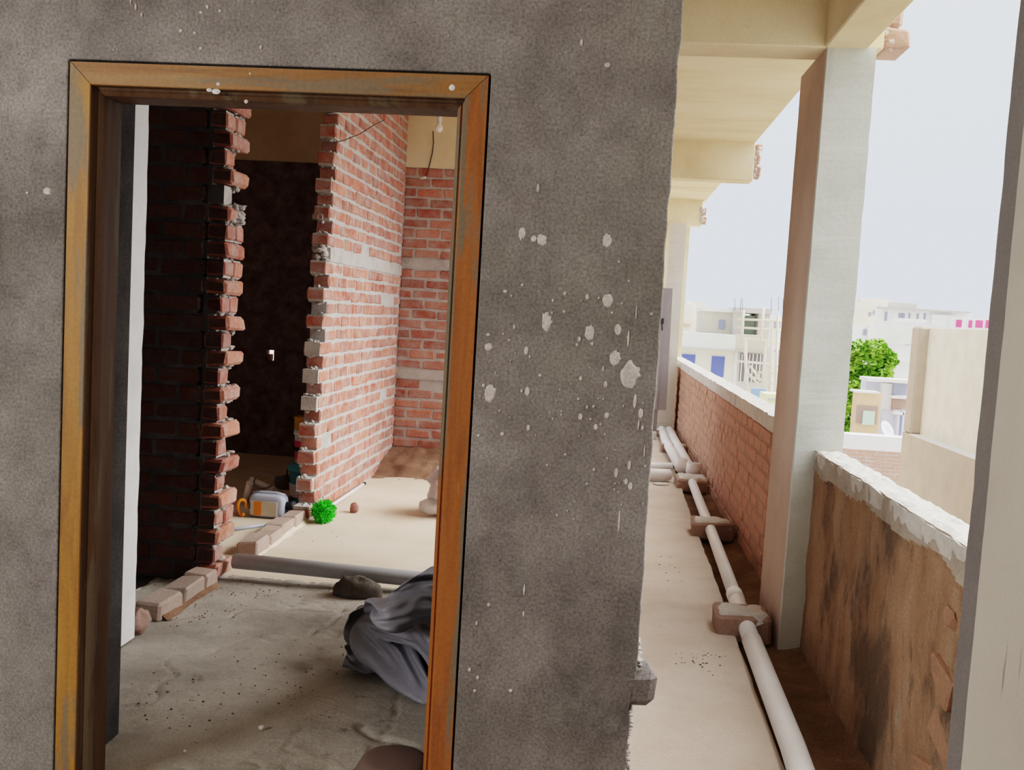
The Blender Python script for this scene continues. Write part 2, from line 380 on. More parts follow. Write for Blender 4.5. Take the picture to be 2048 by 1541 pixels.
SPL += [(95,383,9,8),(55,386,3,3),(262,0,2,10),(272,14,2,8),(284,30,2,6),(362,62,4,4),(402,25,4,3),(415,14,3,4),(440,22,3,3),(390,66,3,3),(402,97,4,3),(522,95,3,5),(1163,85,3,7),(1076,376,3,9),(1238,1042,2,24),(1048,1180,2,12),(977,1210,3,4),(953,1247,2,5),(1047,1228,2,6),(939,1340,3,4),(949,1382,3,3),(955,1356,3,4),(1021,1382,4,4),(1215,130,6,5)]
for _ in range(45):
    SPL.append((random.uniform(970,1300), random.uniform(560,1040), random.uniform(.8,2.2), random.uniform(1,3)))
for _ in range(10):
    SPL.append((random.choice([random.uniform(0,110), random.uniform(0,1300)]), random.uniform(0,115), random.uniform(.8,2), random.uniform(1,2.5)))
mb = MB()
for k, (px, py, rx_, ry_) in enumerate(SPL):
    p = at(px, py, y=2.5); a = rx_/F*2.5; b = ry_/F*2.5
    if p.x > .13 or (OX0-.01 < p.x < OX1+.01 and p.z < OZ+.01): continue
    n = 26 if rx_ > 6 else 12
    big = rx_ > 7
    vs = [Vector((p.x, 2.4965, p.z))]
    for r_, yy in ((.75, 2.4968), (1.0, 2.5004)):
        for i in range(n):
            th = 2*PI*i/n
            w = 1+(.30 if big else .18)*noise.noise(Vector((math.cos(th)*2.2, math.sin(th)*2.2, k*3.7)))
            if big and i % 2 == 0 and r_ == 1.0 and math.sin(th) > -.2: w += random.choice([0,0,.12,.4])*.7
            vs.append(Vector((p.x+a*r_*w*math.cos(th), yy, p.z+b*r_*w*math.sin(th))))
    fs = [(0, 1+i, 1+(i+1) % n) for i in range(n)]+[(1+i, 1+n+i, 1+n+(i+1) % n, 1+(i+1) % n) for i in range(n)]
    mb.add(vs, fs, 0, smooth=False)
part(mb, 'cement_splashes', 'splatter', wf, recalc=True)

# floors
mb = MB()
def hfloor(mb, x0, x1, y0, y1, step, fn, mi=0):
    nx = max(1, round((x1-x0)/step)); ny = max(1, round((y1-y0)/step))
    vs = []
    for j in range(ny+1):
        for i in range(nx+1):
            x = x0+(x1-x0)*i/nx; y = y0+(y1-y0)*j/ny
            vs.append((x, y, fn(x, y)))
    fs = [(j*(nx+1)+i, j*(nx+1)+i+1, (j+1)*(nx+1)+i+1, (j+1)*(nx+1)+i) for j in range(ny) for i in range(nx)]
    mb.add(vs, fs, mi, smooth=True)
def fl(x, y):
    v = Vector((x*2.1, y*2.1, 0))
    z = -.006+.010*noise.fractal(v, 1.0, 2.0, 5)
    c = noise.noise(Vector((x*1.3+4, y*1.9, 2)))+.35*noise.noise(Vector((x*6, y*6, 5)))
    z -= .014*max(0, 1-abs(c)/.035)                 # cracks
    d = noise.noise(Vector((x*3.1, y*2.3+9, 2)))+.3*noise.noise(Vector((x*11, y*11, 7)))
    z -= .010*max(0, 1-abs(d)/.03)*(1 if noise.noise(Vector((x,y,20))) > .0 else 0)
    return z
hfloor(mb, -2.2, .12, 2.5, 4.72, .012, fl)
struct(mb, 'floor', 'floor', recalc=False)
mb = MB()
hfloor(mb, -5.2, .2, 4.70, 9.2, .06, lambda x, y: .0+.006*noise.fractal(Vector((x*1.3,y*1.3,3)),1,2,4)-(.02 if y < 4.72 else 0))
struct(mb, 'floor_inner_room', 'floorpale', recalc=False)
mb = MB()
edge = lambda y: .685+.012*(y-2.9)+.012*noise.noise(Vector((y*2.2,1,0)))+.006*noise.noise(Vector((y*9,1,0)))
ny = 260
ys = [-3.0+17.5*j/ny for j in range(ny+1)]
vs = []; fs = []
for j, y in enumerate(ys):
    e = edge(y) if y > 1 else .7
    for x in (.10, .25, .40, .55, e-.01, e, e): vs.append((x, y, .008*noise.fractal(Vector((x*1.7,y*1.7,0)),1,2,4)-(0 if x < e else .012)))
    vs[-1] = (e, y, -.06)
w = 7
for j in range(ny):
    for i in range(w-1): fs.append((j*w+i, j*w+i+1, (j+1)*w+i+1, (j+1)*w+i))
mb.add(vs, fs, 0, smooth=True)
mb.box((-4.2,-3.0,-.2),(.10,2.5,-.002)); mb.box((-5.3,-3.0,-.3),(1.0,16,-.07)); mb.box((.10,9.2,-.1),(.11,16,0))
mb.box((-5.2,9.2,-.2),(.10,15,-.004))
struct(mb, 'floor_corridor', 'corridor', recalc=False)
mb = MB()
hfloor(mb, .62, 1.12, -3.0, 15, .05, lambda x, y: -.045+.012*noise.fractal(Vector((x*4,y*4,1)),1,2,4)+.06*max(0,(x-.90))/.1*.5)
struct(mb, 'floor_channel', 'channel', recalc=False)

# columns of the corridor edge
def column(x0, x1, y0, y1, name, z1=2.70, seed=0, mats=('column','columnshade','columnband'), band=True, zr=-.06):
    mb = MB(); n = 90
    rows = []
    for i in range(n+1):
        z = zr+(z1-zr)*i/n
        j = lambda s: .006*noise.fractal(Vector((z*7, seed*3+s, 0)), 1, 2, 3)
        b = .085 if band else .045
        rows.append([(x0, y1+j(1), z), (x0-.0, y1-b+j(2)*.5, z), (x0+.004, y0+b*.3+j(3), z), (x0+.008, y0+j(4), z), (x1+j(5)*.5, y0+j(6)*.3, z), (x1, y1, z)])
    vs = [p for r in rows for p in r]; w = 6; fs = []; mi = []
    base = 0
    for i in range(n):
        for k in range(w):
            f = (i*w+k, i*w+(k+1) % w, (i+1)*w+(k+1) % w, (i+1)*w+k)
            m = {0:(2 if band else 1), 1:1, 2:0, 3:0, 4:0, 5:0}[k]
            mb.add([], [], 0); mb.f.append([v for v in f]); mb.mi.append(m); mb.c.append((.5,.5,.5)); mb.sm.append(False)
    mb.v = [tuple(p) for p in vs]
    mb.f.append(list(range(w))); mb.mi.append(0); mb.c.append((.5,)*3); mb.sm.append(False)
    mb.f.append(list(range(n*w, n*w+w))); mb.mi.append(0); mb.c.append((.5,)*3); mb.sm.append(False)
    return struct(mb, name, list(mats))
column(.882, 1.10, 4.393, 4.93, 'column', seed=1, band=False)
cn = column(.882, 1.10, 1.75, 2.305, 'column', seed=2, mats=('columnnear','columnnear','columnband'))
column(.72, .925, 12.25, 12.75, 'column', seed=3, band=False, mats=('columnnear','cream','columnband'))
# the white plastered column inside the left room
mb = MB()
ol = [(XW-.012+.004*noise.noise(Vector((z*6,2,1))), 0) for z in (0,)]
n = 60; vs = []; fs = []
for i in range(n+1):
    z = 3.3*i/n; jj = .005*noise.fractal(Vector((z*8,3,1)),1,2,3)
    vs += [(XW-.012, 3.30+jj, z), (XW-.012+jj*.4, 3.712+jj, z), (XW-.25, 3.712, z), (XW-.25, 3.30, z)]
for i in range(n):
    for k in range(4): fs.append((i*4+k, i*4+(k+1) % 4, (i+1)*4+(k+1) % 4, (i+1)*4+k))
mb.add(vs, fs)
struct(mb, 'column', 'white_col')

# beams
BZ = 2.695
mb = MB()
mb.cbox((.33,4.50,(BZ+3.1)/2), (.80,.105,(3.1-BZ)/2), .006, 0)
struct(mb, 'beam', 'cream')
mb = MB(); mb.cbox(((-.2+1.17)/2,8.52,(BZ+3.1)/2), ((1.17+.2)/2,.105,(3.1-BZ)/2), .008, 0); struct(mb, 'beam', 'cream')
mb = MB(); mb.cbox(((-.2+1.13)/2,12.55,(BZ+3.1)/2), ((1.13+.2)/2,.105,(3.1-BZ)/2), .008, 0); struct(mb, 'beam', 'cream')
mb = MB(); mb.cbox((.972,.9,(BZ+3.1)/2), (.092,3.50,(3.1-BZ)/2), .006, 0); struct(mb, 'beam', 'cream')
mb = MB(); mb.cbox((-2.56,8.56,3.05), (2.66,.12,.36), .01, 0); struct(mb, 'beam', 'cream')
# slabs
mb = MB(); mb.box((.10,-3,3.02),(1.165,15,3.4)); struct(mb, 'ceiling', 'ceil')
mb = MB(); mb.box((-5.3,2.5,3.3),(.10,9.0,3.45)); mb.box((-4.2,-3,3.3),(.10,2.5,3.45)); struct(mb, 'ceiling_inner_room', 'ceil')
# broken bricks left sticking out of the beam ends
def stubs(name, pts):
    mb = MB()
    for (x,y,z,hx,hy,hz) in pts: mb.cbox((x,y,z),(hx,hy,hz),.012,0,tuple(v*.6+w*.4 for v, w in zip(brickcol(.95,.2),(.6,.52,.46))),.006)
    for (x,y,z,hx,hy,hz) in pts:
        for _ in range(3): mb.blob((x-hx*.7+random.uniform(-.02,.02), y-hy*.8, z+random.uniform(-.03,.03)), (.03,.02,.025), 9, 6, .6, 3, _, 1)
    return mb.build(name, ['brickdust','coping'])
def stubset(label, pts):
    o_ = stubs('brick_stubs', pts); tag(o_, label, 'bricks', 'broken bricks on the beam ends', 'structure'); return o_
stubset('broken brick lumps on outer end of nearest beam above the column', [(1.185,4.50,2.745,.055,.10,.045),(1.16,4.52,2.85,.05,.09,.045),(1.20,4.50,2.93,.03,.08,.035)])
stubset('small bricks on the outer end of the second beam', [(1.20,8.5,2.78,.035,.08,.045),(1.195,8.5,2.88,.03,.08,.045),(1.20,8.5,2.97,.03,.08,.04)])
stubset('small bricks on the outer end of the farthest beam', [(1.155,12.5,2.77,.03,.08,.045),(1.15,12.5,2.88,.025,.08,.045)])

# parapets
mb = MB()
XP = .985
ny, nz = 230, 100
vs = []; fs = []
def mudx(y, z): return XP - .010*noise.fractal(Vector((0, y*5, z*3.2)), 1, 2, 5) + .004*noise.noise(Vector((3,y*22,z*14)))
for j in range(ny+1):
    y = 1.9+(4.40-1.9)*j/ny
    for i in range(nz+1):
        z = -.06+(.905+.06)*i/nz
        zl = .805+.03*noise.fractal(Vector((y*3,7,0)),1,2,4)
        vs.append((mudx(y,z)-(.006 if z > zl else 0), y, z))
for j in range(ny):
    for i in range(nz):
        y = 1.9+(4.40-1.9)*(j+.5)/ny; z = -.06+(.905+.06)*(i+.5)/nz
        zl = .805+.03*noise.fractal(Vector((y*3,7,0)),1,2,4)
        mb.f.append([j*(nz+1)+i, (j+1)*(nz+1)+i, (j+1)*(nz+1)+i+1, j*(nz+1)+i+1]); mb.mi.append(1 if z > zl+.012 else 0); mb.c.append((.5,)*3); mb.sm.append(True)
mb.v = vs
mb.box((XP+.02,1.9,-.3),(XP+.115,4.40,.86), 0)
wr = struct(mb, 'wall_right', ['mud','copingside'], recalc=False)
mb = MB()
vs = []; fs = []; ny = 90; nx = 6
for j in range(ny+1):
    y = 1.9+2.5*j/ny
    for i in range(nx+1):
        x = XP-.008+(.128)*i/nx+(.006*noise.noise(Vector((y*9,i,0))) if i in (0,nx) else 0)
        vs.append((x, y, .905+.008*noise.fractal(Vector((x*20,y*8,0)),1,2,4)-(.004 if i in (0,nx) else 0)))
    vs.append((XP+.12, y, .84)); vs.append((XP-.004, y, .84))
w = nx+3
for j in range(ny):
    for i in range(w): fs.append((j*w+i, j*w+(i+1) % w, (j+1)*w+(i+1) % w, (j+1)*w+i))
mb.add(vs, fs, 0)
part(mb, 'concrete_coping', 'coping', wr)
mb = MB()                                  # bricks showing where the brown coat fell off beside the near column
for (px, py, s) in ((1893,1362,1),(1886,1480,1.1),(1852,1532,.7),(1904,1235,.5)):
    p = at(px, py, x=XP)
    mb.cbox((XP-.002, p.y, p.z), (.016,.08*s,.038*s), .008, 0, (.33,.18,.11), .012, Matrix.Rotation(random.uniform(-.5,.5),3,'X'))
part(mb, 'exposed_bricks', 'brickdust', wr)

mb = MB()
brick_wall(mb, 'y', XP, XP+.11, lambda i: (4.95, 14.0), 10, -.03, ch=.0885, skip=(), gap=.010, proud=.006, jit=.004, face_in=.004, tint=(.50,.31,.235,.72))
wp = struct(mb, 'wall_right_far', ['brickdust','mortardust'])
mb = MB(); n = 120; vs = []; fs = []
for j in range(n+1):
    y = 4.94+9.1*j/n; q = lambda s: .010*noise.fractal(Vector((y*6,s,2)),1,2,4)
    vs += [(XP-.008+q(1), y, .855+q(5)), (XP-.010+q(1), y, .945+q(2)), (XP+.122+q(3), y, .95+q(4)), (XP+.122, y, .85)]
for j in range(n):
    for k in range(4): fs.append((j*4+k, j*4+(k+1) % 4, (j+1)*4+(k+1) % 4, (j+1)*4+k))
mb.add(vs, fs); part(mb, 'concrete_coping', 'coping', wp)
# corridor far end
mb = MB(); mb.box((-.5,13.9,-.1),(1.1,14.0,3.02)); struct(mb, 'wall_corridor_end', 'cream')

# long brick partition with toothed end (lit)
mb = MB()
def lit_ends(i):
    y0 = 6.02+.0075*i+(0 if i % 2 == 0 else .085)+random.uniform(-.02,.02)
    return (y0, 8.46)
brick_wall(mb, 'y', XW-.115, XW, lit_ends, 36, .0, skip=(19,), gap=.016, proud=.003, face_in=.005, jit=.004)
mortar_lumps(mb, [(XW-.055+random.uniform(-.045,.045), 6.05+.0075*(z/CH)+random.uniform(.0,.06), z) for z in [CH*k+random.uniform(-.012,.012) for k in range(1,34) for _ in range(5)]], .016)
mortar_lumps(mb, [(XW-.055+random.uniform(-.045,.045), 6.19+random.uniform(.0,.05), CH*19.5+random.uniform(-.05,.05)) for _ in range(24)], .028)
pw = struct(mb, 'wall_partition', ['brick','mortar'])
# stamped frog letters on one projecting brick, as pressed marks
mb = MB()
zc = CH*22.5; yq = 6.02+.0075*22-.015
p0 = at(636,434, y=yq)
def bar(u0,v0,u1,v1,w=.006):
    mb.box((p0.x+u0,yq-.010,p0.z+v0),(p0.x+u1,yq+.004,p0.z+v1))
def letter_b(u):
    bar(u,-.02,u+.006,.02); bar(u,.014,u+.02,.02); bar(u,-.003,u+.02,.003); bar(u,-.02,u+.02,-.014); bar(u+.016,-.02,u+.022,.02)
letter_b(-.036)
bar(-.006,-.02,0,.02); bar(-.006,.014,.014,.02); bar(-.006,-.02,.014,-.014)
bar(.022,-.018,.028,.018); bar(.027,-.012,.033,.012)
part(mb, 'stamped_letters', 'b_brown', pw)

# dark cross wall seen in shade, its toothed end lit
mb = MB()
def dk(i): return (-5.0, XW-random.uniform(0,.02)-.0*i)
E0 = []
for i in range(36):
    E0.append(XW-random.uniform(.0,.018)-(.012 if i % 2 else 0))
def e_f(i): return (-4.6, E0[i]-.115 if i % 2 == 0 else E0[i])
def e_b(i): return (-4.6, E0[i]-.115 if i % 2 == 0 else E0[i]-random.choice([.0,.05,.11]))
SK = (3, 9, 27)
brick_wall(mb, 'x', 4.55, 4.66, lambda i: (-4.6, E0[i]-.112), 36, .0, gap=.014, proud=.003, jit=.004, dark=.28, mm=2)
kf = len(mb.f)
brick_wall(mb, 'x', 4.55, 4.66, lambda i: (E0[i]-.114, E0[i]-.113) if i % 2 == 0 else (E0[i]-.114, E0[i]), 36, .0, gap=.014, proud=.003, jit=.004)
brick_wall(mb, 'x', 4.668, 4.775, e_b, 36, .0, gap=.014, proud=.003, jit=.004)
for i in range(36):
    if i % 2 == 0:
        x1 = E0[i]; mb.cbox((x1-.056, 4.662+random.uniform(-.004,.01), CH*(i+.5)), (.058,.113+random.uniform(-.004,.006),.037), .012, 0, brickcol(1.0,.1), .005)
for k in range(kf, len(mb.f)):              # end bricks' front sides also darkened in colour, painting in the face's shade
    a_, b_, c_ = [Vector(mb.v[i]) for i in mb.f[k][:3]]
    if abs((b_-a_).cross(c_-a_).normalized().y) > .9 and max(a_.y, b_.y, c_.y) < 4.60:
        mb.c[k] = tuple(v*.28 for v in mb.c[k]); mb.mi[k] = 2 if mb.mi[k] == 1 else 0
mortar_lumps(mb, [(E0[min(35,int(z/CH))]-.032+random.uniform(-.02,.012), 4.565+random.uniform(.0,.19), z) for z in [CH*k+random.uniform(-.012,.012) for k in range(1,34) for _ in range(6)]], .017)
mortar_lumps(mb, [(XW-.03+random.uniform(-.03,.02), 4.60+random.uniform(.0,.12), CH*20.5+random.uniform(-.045,.045)) for _ in range(24)], .026)
wl = struct(mb, 'wall_left', ['brick','mortar','mortarshade','brickshade'])
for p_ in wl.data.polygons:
    if p_.material_index == 0 and p_.center.y < 4.60 and (abs(p_.normal.y) > .7 or p_.center.x < XW-.16): p_.material_index = 3  # backlit front faces take the darkened brick, shade painted in

# back wall of the rooms with a small through-hole
mb = MB()
def bk_ends(i): return (-1.985, .12)
brick_wall(mb, 'x', 8.46, 8.57, lambda i: (-1.99,.12), 31, -.02, skip=(20,9), gap=.015, proud=.003, jit=.004)
struct(mb, 'wall_back', ['brick','mortar'])
mb = MB()
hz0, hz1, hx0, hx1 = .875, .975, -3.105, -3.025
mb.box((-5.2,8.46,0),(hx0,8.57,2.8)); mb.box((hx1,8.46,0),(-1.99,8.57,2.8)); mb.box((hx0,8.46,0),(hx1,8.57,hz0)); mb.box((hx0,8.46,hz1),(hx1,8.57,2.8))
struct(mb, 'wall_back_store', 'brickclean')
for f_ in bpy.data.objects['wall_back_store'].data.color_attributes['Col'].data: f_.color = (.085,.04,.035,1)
mb = MB(); mb.cbox((-3.085,8.52,.905), (.02,.04,.03), .006, 0, brickcol(1.1,.3), .003)
tag(mb.build('brick', ['brickclean']), 'small pale brick in the lit hole of the dark store back wall', 'brick')
mb = MB(); mb.box((-5.3,2.73,0),(-5.2,8.8,3.3)); struct(mb, 'wall_left_outer', 'brickclean')
mb = MB(); mb.box((-4.2,-3,0),(-4.1,2.5,3.3)); struct(mb, 'wall_left_porch', 'plaster')
mb = MB(); mb.box((.985,-1.7,0),(1.085,1.75,3.02)); struct(mb, 'wall_porch_right_blocker', 'columnnear')  # unseen wall, added to keep side light out of the doorway
mb = MB(); mb.box((-4.2,-1.7,0),(1.0,-1.6,3.3)); struct(mb, 'wall_porch_back_blocker', 'plaster')  # unseen wall, added behind the camera to limit the light
mb = MB(); mb.box((-5.2,2.73,0),(-4.2,2.8,3.3)); struct(mb, 'wall_front_outer', 'plaster')
# unseen side wall of the first room; length and stub added to block light
mb = MB(); mb.box((-.02,2.73,0),(.10,3.42,3.3)); mb.box((-.02,3.86,0),(.10,4.66,3.3)); mb.box((-.02,3.42,0),(.10,3.86,.9)); mb.box((-.02,3.42,2.6),(.10,3.86,3.3)); mb.box((-.60,3.90,0),(-.02,4.0,3.3))
struct(mb, 'wall_right_room_blocker', 'plaster')
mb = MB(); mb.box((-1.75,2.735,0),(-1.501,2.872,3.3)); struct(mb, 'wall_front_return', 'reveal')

# brick kerbs on the line of the partition
def kerb(y0, y1, name):
    mb = MB(); y = y0; k = 0
    while y < y1-.05:
        l = min(random.uniform(.21,.25), y1-y)
        mb.cbox((XW-.058+random.uniform(-.006,.006), y+l/2, .033), (.058, l/2-.002, .046+random.uniform(-.003,.003)), .009, 0, tuple(a*.2+b*.8 for a, b in zip(brickcol(.8,.3), (.36,.29,.25))), .006, Matrix.Rotation(random.uniform(-.04,.04),3,'Z'))
        y += l
    mb.box((XW-.10, y0+.02, -.03),(XW-.02, y1-.02, .05), 1)
    vs = []; fs = []
    n = int((y1-y0)/.03)
    for j in range(n+1):
        yy = y0+.02+(y1-y0-.04)*j/n
        g = .03*abs(noise.fractal(Vector((yy*4,1,3)),1,2,3))
        vs += [(XW-.02,yy,.03+g*.6),(XW+.006,yy,.006+g*.3),(XW+.03+g,yy,-.012)]
    for j in range(n):
        for k in range(2): fs.append((j*3+k,j*3+k+1,(j+1)*3+k+1,(j+1)*3+k))
    mb.add(vs, fs, 2, smooth=True)
    return mb.build(name, ['brickclean','mortar','earth' if y0 < 4.5 else 'floorpale'])
tag(kerb(3.93, 4.54, 'kerb'), 'low course of grey dusty bricks running from white column to dark brick wall', 'kerb', None, 'structure')
tag(kerb(5.06, 6.02, 'kerb'), 'low course of dusty bricks across the opening to the dark store', 'kerb', None, 'structure')

# ================================================================== DOOR FRAME
FX0, FX1, FZ = -1.495, -.347, 2.060
PROF = [(0,0),(.058,0),(.060,.003),(.062,.020),(.068,.024),(.072,.020),(.078,.026),(.082,.030),(.084,.045),(.084,.125),(0,.125)]
df = root('door_frame', 'orange-brown stained wooden door frame without a door, set in the grey plastered wall', 'door frame', loc=((FX0+FX1)/2,2.5,0))
def member(kind):
    mb = MB(); vs = []
    n = len(PROF)
    for end in (0,1):
        for (w_, d_) in PROF:
            y = 2.499+d_
            if kind == 'L': p = (FX0+w_, y, 0 if end == 0 else FZ-w_)
            elif kind == 'R': p = (FX1-w_, y, 0 if end == 0 else FZ-w_)
            else: p = (FX0+w_+.002 if end == 0 else FX1-w_-.002, y, FZ-w_)
            vs.append(p)
    fs = [list(range(n)), list(range(2*n-1,n-1,-1))]+[(i,(i+1)%n,n+(i+1)%n,n+i) for i in range(n)]
    mb.add(vs, fs)
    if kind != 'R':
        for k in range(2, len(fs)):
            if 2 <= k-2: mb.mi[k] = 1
    return mb
jl = part(member('L'), 'jamb', ['wood_left','wood_inner'], df)
jr = part(member('R'), 'jamb', 'wood_right', df)
hd = part(member('H'), 'head_jamb', ['wood_head','wood_inner'], df)
mb = MB()
for k,(px,py,r_) in enumerate(((904,175,7),(432,183,9),(418,180,6),(436,168,4),(500,147,2.5),(492,203,4))):
    p = at(px,py,y=2.4985); n = 14
    vs = [(p.x,2.4955,p.z)]+[(p.x+r_/F*2.5*math.cos(t)*(1+.4*noise.noise(Vector((math.cos(t)*2,math.sin(t)*2,k*5)))),2.4995,p.z+r_/F*2.5*math.sin(t)*(.6 if k in (1,2) else 1)) for t in [2*PI*i/n for i in range(n)]]
    mb.add(vs, [(0,1+i,1+(i+1)%n) for i in range(n)])
part(mb, 'paint_drip', 'whiteplastic', hd, 'dried white paint drops')

# ================================================================== ROOM OBJECTS
def pipe(mb, pts, r, mi=0, inner=True, n=20):
    mb.tube(pts, r, n, mi)
# grey pipe across the room floor
mb = MB()
P0, P1 = Vector((-1.84,4.665,.085)), Vector((-.15,4.70,.05))
d = (P1-P0).normalized()
mb.tube([P0, P0+d*.003, P1], [.036,.040,.040], 24, 0)
mb.tube([P0-d*.001, P0+d*.0005], .033, 20, 1)
tag(mb.build('drain_pipe', ['pvcgrey','dark']), 'grey plastic pipe lying across the floor of the inner room', 'pipe')
mb = MB(); mb.blob((-1.15,4.55,.01), (.125,.06,.085), 30, 18, .14, 2.2, 3, 0, zmin=-.01)
tag(mb.build('cement_lump', 'lump'), 'dark dried cement lump against the grey pipe on the floor', 'cement lump')
mb = MB(); mb.blob((-1.905,3.80,.03), (.035,.07,.055), 16, 10, .5, 1.6, 8, 0, zmin=-.01)
tag(mb.build('brick_fragment', 'brickclean'), 'broken pinkish brick piece at the foot of the white column', 'brick')
for f_ in bpy.data.objects['brick_fragment'].data.color_attributes['Col'].data: f_.color = (.30,.17,.13,1)

